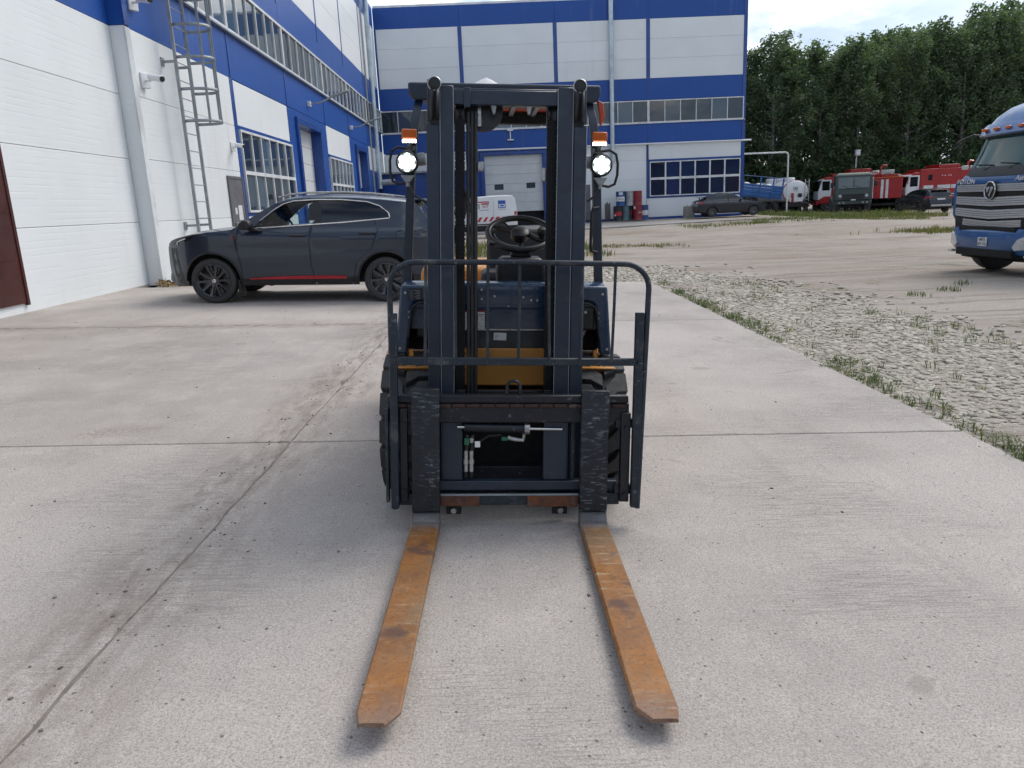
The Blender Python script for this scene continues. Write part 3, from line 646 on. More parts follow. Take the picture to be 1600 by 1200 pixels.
trim(WF, FF, 16.12, 16.34, 0.1, 13.2, 'trim_blue', 0, .03)
MB(FF).box(-6.4, 16.3, -.05, .07, 5.955, 5.995).build('window_ledge', M_['white_frame'], WF)
panel(WF, FF, -6.44, -1.30, 3.45, 4.75, 'panel_white'); panel(WF, FF, -6.44, -1.3, .1, 3.45, 'panel_blue')
panel(WF, FF, -1.30, -.42, .1, 4.75, 'panel_blue'); panel(WF, FF, 3.75, 4.50, .1, 4.75, 'panel_blue'); panel(WF, FF, -.42, 3.75, 4.66, 4.75, 'panel_blue')
for a, b, c, e in ((-.42, -.17, .1, 4.44), (3.5, 3.75, .1, 4.44), (-.42, 3.75, 4.44, 4.66)): MB(FF).box(a, b, -.3, .12, c, e).build('portal_frame', M_['trim_blue'], WF, .01)
sect_gate(WF, FF, -.17, 3.5, .95, 4.44, -.12, 6, ports=[(.42, .98, 2.35, 2.68), (2.45, 3.01, 2.38, 2.71)])
MB(FF).box(-.17, 3.5, -.5, -.4, .05, 1.0).build('dark_opening', M_['core'], WF)
for w0, w1 in ((.12, 1.45), (1.45, 2.6), (2.6, 3.75), (3.75, 4.75)): panel(WF, FF, 4.50, 10.10, w0, w1, 'panel_white')
MB(FF).box(5.80, 6.50, 0, .03, .15, 2.42).build('door', M_['door_grey'], WF, .006)
panel(WF, FF, 10.24, 16.12, 3.78, 4.75, 'panel_white'); panel(WF, FF, 10.24, 16.12, .22, 1.42, 'panel_white')
trim(WF, FF, 10.10, 10.26, 1.4, 3.78, 'trim_blue', 0, .03); trim(WF, FF, 10.26, 16.12, 3.66, 3.78, 'trim_blue', 0, .03); trim(WF, FF, 10.26, 16.12, 1.40, 1.50, 'trim_blue', 0, .03); trim(WF, FF, 10.10, 10.2, 3.8, 4.6, 'trim_blue', 0, .03); panel(WF, FF, 10.12, 10.24, .12, 1.42, 'panel_white')
trim(WF, FF, 4.5, 16.12, .08, .22, 'trim_blue', 0, .03)
window(WF, FF, 10.30, 16.10, 1.51, 3.65, lin_(10.36, 16.04, 6), [1.57, 2.60, 3.59], 'glass_blue', bar=.09)
pp = MB(FF); pp.cyl((-.6, .16, 4.79), (16.7, .16, 4.70), .055, n=10); pp.build('pipe', M_['white'], WF)
for u in (2, 6, 10, 14): MB(FF).box(u, u + .05, 0, .2, 4.66, 4.7).build('pipe_bracket', M_['white'], WF)
D = MB(FF); D.cyl((7.92, .2, 3.75), (7.92, .2, 13.6), .14, n=18)
for w in (5.2, 7.6, 10.0, 12.4): D.cyl((7.92, .2, w), (7.92, .2, w + .05), .15, n=18)
D.build('duct', M_['duct'], WF)
# low blue shed in the corner
SH = thing('lean_to_shed', 'low blue corrugated lean-to in the inner corner of the two wings', 'shed')
MB().box(-6.3, -1.35, 46.6, 49.3, 0, 3.45).build('wall', M_['trim_blue'], SH)
w = MB(); n = 34
for i in range(n):
    u = -6.35 + 5.1 * i / n; w.box(u, u + .08, 46.3, 49.35, 3.52, 3.57)
w.box(-6.36, -1.25, 46.3, 49.35, 3.46, 3.52); w.build('roof', M_['steel_paint'], SH)
for x in (-5.5, -4.4, -3.2, -2.1): MB().box(x, x + .06, 46.57, 46.6, .1, 3.4).build('batten', M_['trim_blue'], SH)
MB().box(-4.35, -4.27, 46.48, 46.6, 3.05, 3.35).build('lamp', M_['white'], SH, .01)
SK = thing('skip_container', 'dark slate steel skip standing behind the grey car', 'container', (-3.6, 40.2, .07))
MB().prism([(-2.2, 0.25), (2.2, .25), (2.6, 1.75), (-2.6, 1.75)], -.9, .9, 'y').build('body', M_['navy'], SK, .02)
MB().box(-2.68, 2.68, -.98, -.90, 1.70, 1.82).build('rim', M_['navy_worn'], SK, .01)
for x in (-1.6, -.5, .6, 1.7): MB().box(x - .05, x + .05, -.98, -.88, .3, 1.7).build('rib', M_['navy_worn'], SK)
for x in (-1.6, 1.6): MB().box(x - .1, x + .1, -.8, .8, 0, .25).build('foot', M_['black'], SK)

# things fixed to the walls
def rung_ladder():
    L = thing('caged_wall_ladder', 'tall grey steel ladder with safety cage on the white wall behind the grey car', 'ladder', (-6.20, 0, 0))
    a, b = 16.55, 17.27
    for u in (a, b): MB().box(-.012, .045, u - .028, u + .028, .95, 11.5).build('rail', M_['steel_paint'], L, .004)
    z = 1.1
    while z < 11.4: MB().cyl((.015, a, z), (.015, b, z), .011, n=8).build('rung', M_['steel_paint'], L); z += .345
    c = (a + b) / 2; hz = [3.40, 4.02, 4.63, 5.24, 5.86, 6.47, 7.1, 7.7]
    def arc(z, r=.0):
        P = [(.0, a, z), (.16, a - .02, z)]
        for k in range(0, 19):
            t = math.pi * k / 18; P.append((.30 + .38 * math.sin(t), c - .38 * math.cos(t), z))
        return P + [(.16, b + .02, z), (0, b, z)]
    for z in hz:
        P = arc(z); h = MB(); rows = [[(p[0], p[1], z - .03) for p in P], [(p[0], p[1], z + .03) for p in P]]
        h.grid(rows); o = h.build('cage_hoop', M_['steel_paint'], L, ang=60); s = o.modifiers.new('t', 'SOLIDIFY'); s.thickness = .007
    for k in (0, 4, 9, 14, 18):
        t = math.pi * k / 18; x, y = .298 + .375 * math.sin(t), c - .375 * math.cos(t); MB().box(x - .018, x + .018, y - .006, y + .006, 3.37, 7.8).build('cage_bar', M_['steel_paint'], L)
    for z in (1.3, 4.55, 7.6):
        for u in (a, b): MB().box(-.255, .0, u - .02, u + .02, z - .025, z + .025).build('bracket', M_['steel_paint'], L); MB().box(-.258, -.235, u - .07, u + .07, z - .08, z + .08).build('bracket_plate', M_['steel_paint'], L)
rung_ladder()
def bullet_camera(loc, label, sc=1.0, yaw=-40):
    C_ = thing('security_camera', label, 'camera', loc, (0, 0, R(yaw)), 'cameras on the left wing'); C_.scale = (sc,) * 3
    MB().box(0, .09, -.10, .10, -.14, .14).build('junction_box', M_['white'], C_, .01)
    MB().tube([(.08, 0, 0), (.2, 0, -.02), (.27, 0, .02)], .022, 8).build('arm', M_['white'], C_)
    MB().cyl((.20, 0, .05), (.52, 0, -.02), .062, n=16).build('housing', M_['white'], C_, .01)
    MB().cyl((.50, 0, -.016), (.545, 0, -.026), .05, n=16).build('lens', M_['black'], C_)
bullet_camera((-6.46, 15.50, 4.03), 'white bullet security camera on the white wall left of the ladder', 1.0, -28)
bullet_camera((-6.46, 15.45, 5.38), 'white security camera high on the blue band at the top left corner', 1.0, -28)
bullet_camera((-6.46, 20.25, 3.17), 'small white security camera above the grey steel door', .8, -28)
def wall_lamp(loc, label):
    L = thing('wall_floodlight', label, 'lamp', loc, (0, 0, 0), 'floodlights on the left wing')
    MB().box(0, .12, -.10, .10, -.09, .09).build('base', M_['white'], L, .01)
    MB().tube([(.1, 0, 0), (.5, .02, .05), (.95, .05, .24)], .028, 8).build('arm', M_['steel'], L)
    MB().box(-.32, .42, -.11, .11, -.035, .035, T=Matrix.Translation((1.12, .06, .30)) @ Matrix.Rotation(R(-16), 4, 'Y')).build('head', M_['steel'], L, .02)
wall_lamp((-6.46, 29.5, 5.33), 'grey arm floodlight on the blue band above the nearer white door'); wall_lamp((-6.46, 38.2, 5.33), 'grey arm floodlight on the blue band beside the tall duct')
T = thing('wall_light_bracket', 'small white bracket light under the window strip of the far building', 'lamp', (1.55, 49.45, 5.55))
MB().box(-.18, .18, -.14, 0, .32, .40).build('plate', M_['white'], T); MB().box(-.03, .03, -.1, -.04, -.2, .34).build('stem', M_['white'], T); MB().box(-.2, .2, -.16, 0, -.25, -.18).build('foot', M_['white'], T)
# ------------------------------------------------------------------ forklift
FK = thing('forklift', 'dark blue forklift with rusty orange forks facing the camera on the concrete', 'forklift', (0.0, 3.5, 0.002))
FK.rotation_euler = (Matrix.Rotation(R(.5), 4, 'Z') @ Matrix.Rotation(R(3.2), 4, 'Y')).to_euler()
TM = Matrix.Rotation(R(-5.5), 4, 'X')          # the mast leans back
def mm(): return MB(TM)
t = NT('rusty_fork_blade')
c = t.mix(t.ramp(t.noise(5, 6, .65), .36, .62), (.30, .125, .028), (.19, .085, .032))
c = t.mix(t.math('MULTIPLY', t.ramp(t.noise(2.6, 5, .6, t.map((1, .6, 1), (0, 0, 0), (2, 5, 1))), .52, .66), .8), c, (.20, .14, .085))
c = t.mix(t.math('MULTIPLY', t.ramp(t.noise(1.0, 8, .75, t.map((5, 46, 5), (0, 0, .1))), .55, .63), t.ramp(t.noise(3, 3), .40, .58)), c, (.36, .28, .19))
c = t.mix(t.math('MULTIPLY', t.ramp(t.noise(1.0, 8, .75, t.map((60, 4, 60), (0, 0, -.05))), .63, .68), .7), c, (.33, .25, .17))
c = t.mix(t.math('MULTIPLY', t.ramp(t.noise(4.2, 3, .5, t.map((1, 1, 1), (0, 0, 0), (7.3, 1.2, 2))), .66, .71), .7), c, (.070, .040, .034))
sx = t.n('ShaderNodeSeparateXYZ'); t.l(t.tc.outputs['Object'], sx.inputs[0])
heel = t.ramp(t.math('ADD', sx.outputs[1], t.math('MULTIPLY', t.noise(14, 5, .7), .10)), .5, .51)
hm = t.n('ShaderNodeMapRange'); t.l(t.math('ADD', sx.outputs[1], t.math('MULTIPLY', t.noise(12, 5, .7), .14)), hm.inputs[0]); hm.inputs[1].default_value = -.300; hm.inputs[2].default_value = -.225
dm = t.n('ShaderNodeMapRange'); t.l(t.math('ADD', sx.outputs[1], t.math('MULTIPLY', t.noise(16, 5, .7), .16)), dm.inputs[0]); dm.inputs[1].default_value = -.33; dm.inputs[2].default_value = -.25
c = t.mix(t.math('MULTIPLY', dm.outputs[0], .8), c, (.26, .265, .275)); c = t.mix(hm.outputs[0], c, (.085, .087, .093))
tipm = t.n('ShaderNodeMapRange'); t.l(t.math('ADD', sx.outputs[1], t.math('MULTIPLY', t.noise(11, 5, .7), .5)), tipm.inputs[0]); tipm.inputs[1].default_value = -1.28; tipm.inputs[2].default_value = -1.46
c = t.mix(t.math('MULTIPLY', tipm.outputs[0], .75), c, (.19, .13, .10))
c = t.mix(t.math('MULTIPLY', t.ramp(t.noise(75, 4, .7), .52, .66), .55), c, (.085, .040, .020)); c = t.mix(t.math('MULTIPLY', t.ramp(t.noise(24, 5, .7), .55, .70), .5), c, (.36, .19, .06))
t.set('Base Color', c).set('Roughness', t.ramp(t.noise(9, 5), .3, .7, (.42,) * 3, (.72,) * 3)).set('Metallic', .12)
t.set('Normal', t.bump(t.noise(70, 6, .7), .28, .003)); M_['rust_blade'] = t.m
# mast rails: channels open to the inside
for s in (-1, 1):
    xo, xi = (-.362, -.305) if s < 0 else (.363, .303)
    ch = [(xo, -.10), (xi, -.10), (xi, -.082), (xo - s * .016, -.082), (xo - s * .016, .022), (xi, .022), (xi, .04), (xo, .04)]
    mm().prism(ch, .07, 1.80, 'z').build('outer_mast_rail', M_['navy'], FK, .003, 1)
    mm().prism([(-.06, 1.78), (.045, 1.78), (.045, 1.95), (.02, 2.0), (-.05, 2.0), (-.06, 1.98)], xo, xo - s * .022, 'x').build('rail_head_plate', M_['navy'], FK, .003, 1)
    xo, xi = (-.301, -.242) if s < 0 else (.298, .229)
    ch = [(xi, -.10), (xo, -.10), (xo, -.084), (xi + s * .016, -.084), (xi + s * .016, .012), (xo, .012), (xo, .03), (xi, .03)]
    mm().prism(ch, .09, 1.962, 'z').build('inner_mast_rail', M_['navy'], FK, .003, 1)
    for xe, ze in ((xi - s * .0005, 1.955), (xo, 1.955)): mm().box(xe - .0014, xe + .0014, -.1012, -.098, .15, ze).build('worn_edge', M_['steel_paint'], FK)
    # hose sheave standing edge on between the rails, with its pin
    xs_ = s * .325
    mm().lathe([(.018, -.021), (.088, -.021), (.096, -.012), (.084, 0), (.096, .012), (.088, .021), (.018, .021)], (xs_, -.045, 1.885), (1, 0, 0), 26).build('hose_sheave', M_['black'], FK)
    mm().box(xs_ - .024, xs_ + .024, -.10, -.05, 1.785, 1.845).build('sheave_guard', M_['black_matte'], FK, .004)
    mm().lathe([(.006, 0), (.029, 0), (.029, -.010), (.022, -.014), (.006, -.014)], (xs_, -.10, 1.965), (0, 1, 0), 20).build('sheave_pin', M_['black'], FK)
    mm().tube([(xs_ + .029 * math.cos(a), -.114, 1.965 + .029 * math.sin(a)) for a in [i * math.pi / 10 for i in range(20)]], .0028, 6, True).build('snap_ring', M_['silver'], FK)
    # lift cylinder behind the rail
    mm().cyl((s * .335, .085, .1), (s * .335, .085, 1.72), .034, n=16).build('lift_cylinder', M_['black'], FK)
    # chain: plates in staggered rows
    xc = -.214 if s < 0 else .206; c = mm(); z = .56; k = 0
    while z < 1.87:
        wv = .013 if k % 2 else .019
        for dx in ((-wv, wv) if k % 2 else (-wv, 0, wv)): c.box(xc + dx - .0028, xc + dx + .0028, -.062, -.040, z - .016, z + .016)
        c.cyl((xc - .023, -.051, z + .0095), (xc + .023, -.051, z + .0095), .0055, n=6); z += .019; k += 1
    c.box(xc - .020, xc + .020, -.056, -.046, .56, 1.87); c.build('lift_chain', M_['chain'], FK)
    mm().box(xc - .022, xc + .022, -.075, -.03, .52, .585).build('chain_anchor', M_['carriage'], FK, .004)
    mm().lathe([(.012, -.02), (.05, -.02), (.05, -.015), (.042, 0), (.05, .015), (.05, .02), (.012, .02)], (xc, -.018, 1.85), (1, 0, 0), 20).build('chain_sheave', M_['black'], FK)
mm().box(-.250, .245, -.085, -.045, 1.884, 1.948).build('mast_crossbar', M_['navy'], FK, .003, 1)
mm().box(-.240, .235, -.04, .025, 1.935, 1.966).build('mast_top_plate', M_['navy'], FK, .003, 1)
mm().box(-.195, -.165, -.098, -.084, 1.87, 1.955).build('crossbar_bracket', M_['navy'], FK, .003)
mm().box(-.225, .215, -.02, .02, .50, .575).build('lower_crossbar', M_['carriage'], FK, .004)
mm().box(-.225, .215, -.02, .02, .10, .20).build('lower_crossbar', M_['carriage'], FK, .004)
for x in (-.06, .10): mm().prism([(x - .012, 1.884), (x + .012, 1.884), (x + .006, 1.85), (x - .004, 1.85)], -.075, -.045).build('hose_hook', M_['steel_paint'], FK)
# hoses in the mast and the large hose drum pulley
for x, z0 in ((-.176, .50), (-.158, .50), (-.141, .50)): mm().tube([(x, -.045, z0), (x + .002, -.05, .9), (x, -.045, 1.3), (x, -.045, 1.86)], .0085, 8).build('hose', M_['black'], FK)
mm().lathe([(.02, -.016), (.088, -.016), (.088, -.010), (.074, 0), (.088, .010), (.088, .016), (.02, .016)], (-.105, .0, 1.872), (0, 1, 0), 30).build('hose_pulley', M_['black'], FK)
mm().box(-.135, -.115, -.03, -.015, 1.80, 1.885).build('pulley_bracket', M_['silver'], FK, .003)
mm().tube([(-.215, -.01, 1.75), (-.21, 0, 1.55), (-.19, .02, 1.5), (-.215, .03, 1.35)], .010, 7).build('hose', M_['black'], FK)
mm().tube([(-.27, .05, 1.2), (-.24, .05, 1.32), (-.20, .05, 1.40), (-.185, .05, 1.5)], .010, 7).build('hose', M_['black'], FK)
mm().box(-.232, -.205, -.03, .0, 1.56, 1.60).build('hose_clamp', M_['silver'], FK); mm().box(-.132, -.105, -.06, -.03, 1.60, 1.64).build('hose_clamp', M_['silver'], FK, .004)
mm().box(.165, .185, -.03, 0, 1.56, 1.62).build('hose_clamp', M_['silver'], FK, .004); mm().cyl((.22, -.05, 1.60), (.22, -.02, 1.60), .016, n=10).build('clamp_bolt', M_['silver'], FK)
# carriage
def ca(): return MB(TM)
ca().box(-.535, .555, -.262, -.205, .552, .588).build('carriage_top_bar', M_['carriage'], FK, .006)
ca().box(-.535, .560, -.255, -.20, .462, .551).build('carriage_hook_bar', M_['carriage'], FK, .004)
x = -.51
lip = ca()
while x < .52: lip.box(x, x + .060, -.266, -.2555, .532, .5495); x += .066
lip.build('notched_lip', pm('rust_brown_grease', (.045, .018, .014), .55, .1, scale=9, scr=(.3, .29, .28), scr_t=.61, scr_map=(12, 12, 10), bump=.3, bscale=60), FK, .003, 1)
ca().box(-.50, .525, -.258, -.20, .078, .130).build('carriage_bottom_bar', M_['navy_worn'], FK, .004)
rustp = pm('rust_patch', (.16, .052, .018), .75, .1, scale=9, col2=(.05, .03, .025), bump=.4, bscale=70, dirt=(.12, .11, .11), dirt_t=.57)
ca().box(-.298, -.12, -.2625, -.2575, .074, .122).build('fork_stop_plate', rustp, FK, .002); ca().box(.10, .334, -.2635, -.2575, .070, .120).build('fork_stop_plate', rustp, FK, .002); ca().box(-.298, .334, -.2605, -.2575, .1225, .131).build('dusty_edge', M_['steel_paint'], FK)
ca().box(-.49, .515, -.240, -.19, .142, .186).build('carriage_mid_bar', M_['navy'], FK, .004)
ca().box(-.294, -.199, -.225, -.19, .187, .46).build('carriage_upright', M_['navy'], FK, .004); ca().box(.173, .283, -.225, -.19, .187, .46).build('carriage_upright', M_['navy'], FK, .004)
for a, b in ((-.475, -.45), (.440, .464), (.30, .318)): ca().box(a, b, -.225, -.19, .131, .46).build('carriage_strut', M_['navy_worn'], FK, .003)
ca().cyl((-.19, -.232, .437), (.105, -.232, .430), .021, n=16).build('side_shift_cylinder', M_['carriage'], FK)
ca().cyl((.085, -.232, .4305), (.108, -.232, .430), .027, n=16).build('cylinder_gland', M_['silver'], FK)
ca().cyl((-.222, -.232, .438), (-.18, -.232, .437), .0078, n=10).build('piston_rod', M_['chrome'], FK); ca().cyl((.10, -.232, .430), (.258, -.232, .427), .0078, n=10).build('piston_rod', M_['chrome'], FK)
for x in (-.183, -.158):
    ca().tube([(x, -.215, .20), (x, -.22, .27), (x + .004, -.22, .33), (x + .006, -.22, .40)], .009, 8).build('hydraulic_hose', M_['black'], FK)
    ca().lathe([(.007, .225), (.010, .228), (.010, .262), (.013, .264), (.013, .282), (.010, .284), (.0105, .325), (.007, .327)], (x, -.222, 0), (0, 0, 1), 12).build('hose_coupling', M_['silver'], FK)
ca().lathe([(.008, 0), (.012, .003), (.012, .022), (.009, .025)], (-.157, -.224, .362), (0, 0, 1), 10).build('hose_coupling', M_['silver'], FK)
ca().tube([(-.13, -.222, .36), (-.08, -.222, .395), (-.02, -.222, .40)], .006, 7).build('thin_hose', M_['black'], FK)
ca().tube([(.01, -.22, .385), (.04, -.222, .378), (.078, -.222, .374), (.085, -.225, .405)], .009, 8).build('elbow_fitting', M_['silver'], FK)
ca().box(-.19, -.168, -.236, -.23, .355, .385).build('tag', M_['greentag'], FK); ca().box(-.02, .008, -.236, -.23, .375, .392).build('tag', M_['greentag'], FK)
ca().box(-.012, .012, -.240, -.234, .345, .372, T=Matrix.Translation((-.13, 0, 0)) @ Matrix.Rotation(0, 4, 'Y')).build('tag', M_['sticker'], FK)
ca().tube([(.004, -.235, .585), (.004, -.235, .628), (.016, -.235, .648), (.035, -.235, .652), (.053, -.235, .645), (.062, -.235, .626), (.062, -.235, .585)], .0085, 8).build('lifting_eye', M_['carriage'], FK)
for x in (-.24, .255): ca().cyl((x, -.245, .045), (x, -.215, .045), .013, n=12).build('roller_bolt', M_['silver'], FK); ca().box(x - .035, x + .035, -.215, -.19, .02, .09).build('lower_hook', M_['carriage'], FK, .004)
# backrest guard
gx0, gx1, gc = -.514, .608, .092
pts = [(gx0 + .012, -.285, .07), (gx0, -.285, gc + .98)]
for i in range(1, 9):
    t = math.pi / 2 * i / 8; pts.append((gx0 + .11 * (1 - math.cos(t)), -.285, 1.072 + .105 * math.sin(t)))
pts += [(0, -.285, 1.181)]
for i in range(0, 9):
    t = math.pi / 2 * (1 - i / 8); pts.append((gx1 + .018 - .11 * (1 - math.cos(t)), -.285, 1.072 + .105 * math.sin(t)))
pts += [(gx1 + .012, -.285, .8), (gx1 - .004, -.285, .07)]
ca().tube(pts, .0125, 10).build('backrest_frame', M_['navy_worn'], FK)
ca().box(gx0 - .004, gx0 + .030, -.30, -.262, .075, .955).build('backrest_post', M_['navy_worn'], FK, .003); ca().box(gx1 - .036, gx1 + .0, -.30, -.262, .075, .965).build('backrest_post', M_['navy_worn'], FK, .003)
ca().box(gx0 - .028, gx0 - .014, -.29, -.25, .10, .53).build('backrest_flange', M_['navy_worn'], FK, .003)
ca().box(gx0 + .034, gx0 + .07, -.275, -.235, .10, .53).build('backrest_bracket', M_['carriage'], FK, .004); ca().box(gx1 - .085, gx1 - .042, -.275, -.235, .095, .51).build('backrest_bracket', M_['carriage'], FK, .004)
for z in (.15, .46):
    ca().cyl((gx0 + .052, -.285, z), (gx0 + .052, -.27, z), .011, n=8).build('bolt', M_['carriage'], FK); ca().cyl((gx1 - .062, -.285, z - .02), (gx1 - .062, -.27, z - .02), .011, n=8).build('bolt', M_['carriage'], FK)
    ca().box(gx0 + .03, -.44, -.262, -.225, z - .02, z + .02).build('bracket_arm', M_['carriage'], FK); ca().box(.50, gx1 - .03, -.262, -.225, z - .02, z + .02).build('bracket_arm', M_['carriage'], FK)
bp = ca(); bp.box(gx0 + .02, gx1 - .02, -.300, -.294, .728, .759); bp.box(gx0 + .02, gx1 - .02, -.294, -.252, .752, .759); bp.build('backrest_rail', M_['navy_worn'], FK, .002, 1)
for i, x in enumerate((-.362, -.226, -.087, .051, .189, .325, .466)):
    bend = (.004, -.002, .001, .002, -.006, .003, .008)[i]
    ca().tube([(x, -.297, .728), (x + bend * .5, -.290, .85), (x + bend, -.286, 1.0), (x + bend * 1.3, -.285, 1.178)], .0068, 8).build('backrest_bar', M_['navy_worn'], FK)
# forks: black scuffed shank and rusty blade
for x0, x1, sh in ((-.425, -.300, -.036), (.337, .462, -.014)):
    f = ca(); zt = .622 if x0 < 0 else .615
    sec = [(-.300, zt), (-.258, zt), (-.258, .03), (-.262, .0), (-.30, -.03)]
    f.prism([(-.300, zt - .006), (-.296, zt), (-.262, zt), (-.258, zt - .006), (-.258, .035), (-.300, .060)], x0, x1, 'x')
    f.build('fork_shank', M_['shank'], FK, .003, 1)
    b = ca(); yT = [-.258, -.288, -.318, -.36, -.5, -.8, -1.1, -1.4, -1.645, -1.675, -1.70]
    def zt_(y): return .022 - .112 * smooth(0, 1, 0) + (-.108) * ((-y - .318) / 1.35) if y < -.318 else .022
    rows = []
    for y in yT:
        q = max(0, (-y - .30) / 1.4); top = .018 - .113 * q
        if y > -.31: top = .060 if y > -.27 else (.052 if y > -.30 else .028)
        th = .046 - .034 * q; cx = sh * q; w0, w1 = x0 + cx, x1 + cx
        if y < -1.645: c_ = ((-y - 1.645) / .055) ** 1.1; w0 += c_ * (.012 if x0 < 0 else .036); w1 -= c_ * (.036 if x0 < 0 else .012)
        bot = top - th if y < -.31 else -.03
        ch = .006
        rows.append([(w0, y, bot), (w0, y, top - ch), (w0 + ch, y, top), ((w0 + w1) / 2, y, top + .0006), (w1 - ch, y, top), (w1, y, top - ch), (w1, y, bot), (w0, y, bot)])
    b.grid(rows); n = 8
    b.f.append([0, 1, 2, 3, 4, 5, 6]); b.mi.append(0); k = (len(rows) - 1) * n; b.f.append([k + i for i in range(7)]); b.mi.append(0)
    b.build('fork_blade', M_['rust_blade'] if 'rust_blade' in M_ else M_['rust'], FK, ang=30)
# ---- front tyres with block tread
def tyre(parent, r, w, name='tyre', tread=16, mat='rubber', prof=.035):
    t = MB(); hw = w / 2; r0 = r - prof
    t.lathe([(r * .52, -hw * .86), (r * .60, -hw * .96), (r * .80, -hw * 1.0), (r0 * .965, -hw * .96), (r0, -hw * .80), (r0, hw * .80), (r0 * .965, hw * .96), (r * .80, hw * 1.0), (r * .60, hw * .96), (r * .52, hw * .86)], (0, 0, 0), (1, 0, 0), 48)
    tr = MB()
    for s in (-1, 1):
        for k in range(tread):
            a0 = 2 * math.pi * (k + (0 if s < 0 else .5)) / tread; da = 2 * math.pi / tread * .40
            def P(x, aa, rr): return (s * x, math.cos(a0 + aa) * rr, math.sin(a0 + aa) * rr)
            sk = da * 1.3
            ring = [(hw * 1.01, -da + 0, r - .006), (hw * 1.01, da, r - .006), (hw * .55, da + sk * .12, r), (hw * .50, da * .8 + sk * .35, r), (hw * .05, da * .55 + sk, r), (hw * .05, -da * .75 + sk, r), (hw * .50, -da * .95 + sk * .35, r), (hw * .55, -da + sk * .12, r)]
            top = [P(x, aa, rr) for x, aa, rr in ring]; bot = [P(x * (.985 if x > hw else 1), aa * 1.06, r0 - .004) for x, aa, rr in ring]
            shl = [P(hw * 1.0, aa, r * .84) for aa in (-da, da)]
            m = 8; tr.add(top + bot, [tuple(range(m))] + [(i, (i + 1) % m, m + (i + 1) % m, m + i) for i in range(m)])
            tr.add([P(hw * 1.012, -da, r - .007), P(hw * 1.012, da, r - .007), P(hw * 1.012, da * .8, r * .80), P(hw * 1.012, -da * .8, r * .80), P(hw * .95, -da, r - .01), P(hw * .95, da, r - .01), P(hw * .96, da * .8, r * .80), P(hw * .96, -da * .8, r * .80)], [(0, 1, 2, 3), (0, 4, 5, 1), (1, 5, 6, 2), (2, 6, 7, 3), (3, 7, 4, 0)])
    a = t.build(name, M_[mat], parent); b = tr.build('tread', M_[mat], parent, .003, 1)
    return a
for s in (-1, 1):
    W = part_empty('wheel', FK, (s * .482, .285, .352), (R(7 * s), 0, 0)); tyre(W, .355, .225)
    MB().lathe([(.05, -.03), (.18, -.03), (.19, .06), (.17, .07), (.05, .05)], (s * .03, 0, 0), (s, 0, 0), 24).build('rim', M_['yellow'], W)
    W = part_empty('wheel', FK, (s * .45, 1.95, .262), (R(20), 0, 0)); tyre(W, .265, .17, tread=14)
    MB().lathe([(.04, -.03), (.13, -.03), (.14, .04), (.12, .05), (.04, .04)], (s * .03, 0, 0), (s, 0, 0), 20).build('rim', M_['yellow'], W)
MB().box(-.37, .37, .20, .40, .22, .44).build('front_axle', M_['black'], FK, .03)
MB().box(-.34, .34, .10, .20, .16, .50).build('axle_plate', M_['black_matte'], FK, .01)
MB().box(-.36, .36, .40, 2.1, .18, .60).build('chassis', M_['black_matte'], FK, .02)
for s in (-1, 1): MB().cyl((s * .32, -.02, .30), (s * .31, .45, .62), .03, n=12).build('tilt_cylinder', M_['black'], FK)
# ---- body
MB().box(-.205, .215, .255, .29, .545, .740).build('front_plate', M_['yellow'], FK, .008)
for s in (-1, 1):
    MB().prism([(s * (.60 if s < 0 else .55), .26), (s * .31, .26), (s * .31, .62), (s * (.62 if s < 0 else .56), .62)], .676, .694, 'z').build('step_plate', M_['yellow'], FK, .006)
    MB().prism([(.20, .60), (.62, .60), (.62, .672), (.10, .672)], s * .36, s * .55, 'x').build('fender', M_['yellow'], FK, .01)
    MB().box(s * .455, s * .475, .24, .26, .694, .735).build('step_bracket', M_['yellow'], FK)
    # side cowl: frame round a dark opening with the head lamp in it
    sp = [(s * .512, 1.058), (s * .545, .712), (s * .485, .712), (s * .455, .955), (s * .445, .972), (s * .425, .98), (s * .20, .985), (s * .20, 1.058)]
    MB().prism(sp, .235, .30).build('side_cowl', M_['navy_gloss'], FK, .012, 3)
    MB().prism([(.24, .712), (.24, 1.04), (.55, 1.04), (.60, .712)], s * .500, s * .512, 'x').build('cowl_side_panel', M_['navy_gloss'], FK)
    rim = [(s * x, .226, z) for x, z in ((.20, .978), (.42, .972), (.452, .955), (.462, .925), (.478, .80))]
    MB().tube(rim, .006, 6).build('opening_trim', M_['black'], FK)
    MB().box(min(s * .21, s * .50), max(s * .21, s * .50), .42, .45, .70, 1.0).build('opening_back', M_['black_matte'], FK)
    for x, z in ((.488, 1.02), (.520, .742)): MB().lathe([(.001, -.006), (.0065, -.005), (.0075, 0)], (s * x, .234, z), (0, 1, 0), 10).build('rivet', M_['silver'], FK)
MB().box(.30, .455, .235, .33, .835, .955).build('head_lamp', M_['black'], FK, .018, 3); MB().prism([(.30, .83), (.43, .83), (.40, .775), (.33, .745), (.30, .76)], .30, .36).build('lamp_bowl', M_['steel_paint'], FK, .01)
MB().lathe([(.001, 0), (.007, .0), (.007, .01)], (.405, .232, .93), (0, -1, 0), 10).build('lamp_screw', M_['silver'], FK)
MB().box(-.45, -.30, .30, .40, .78, .94).build('head_lamp', M_['black'], FK, .018, 3)
for z in (.90, .925): MB().cyl((.462, .232, z), (.474, .225, z), .007, n=8).build('hinge_pin', M_['silver'], FK); MB().cyl((-.462, .232, z), (-.474, .225, z), .007, n=8).build('hinge_pin', M_['silver'], FK)
cw = MB(); rows = []
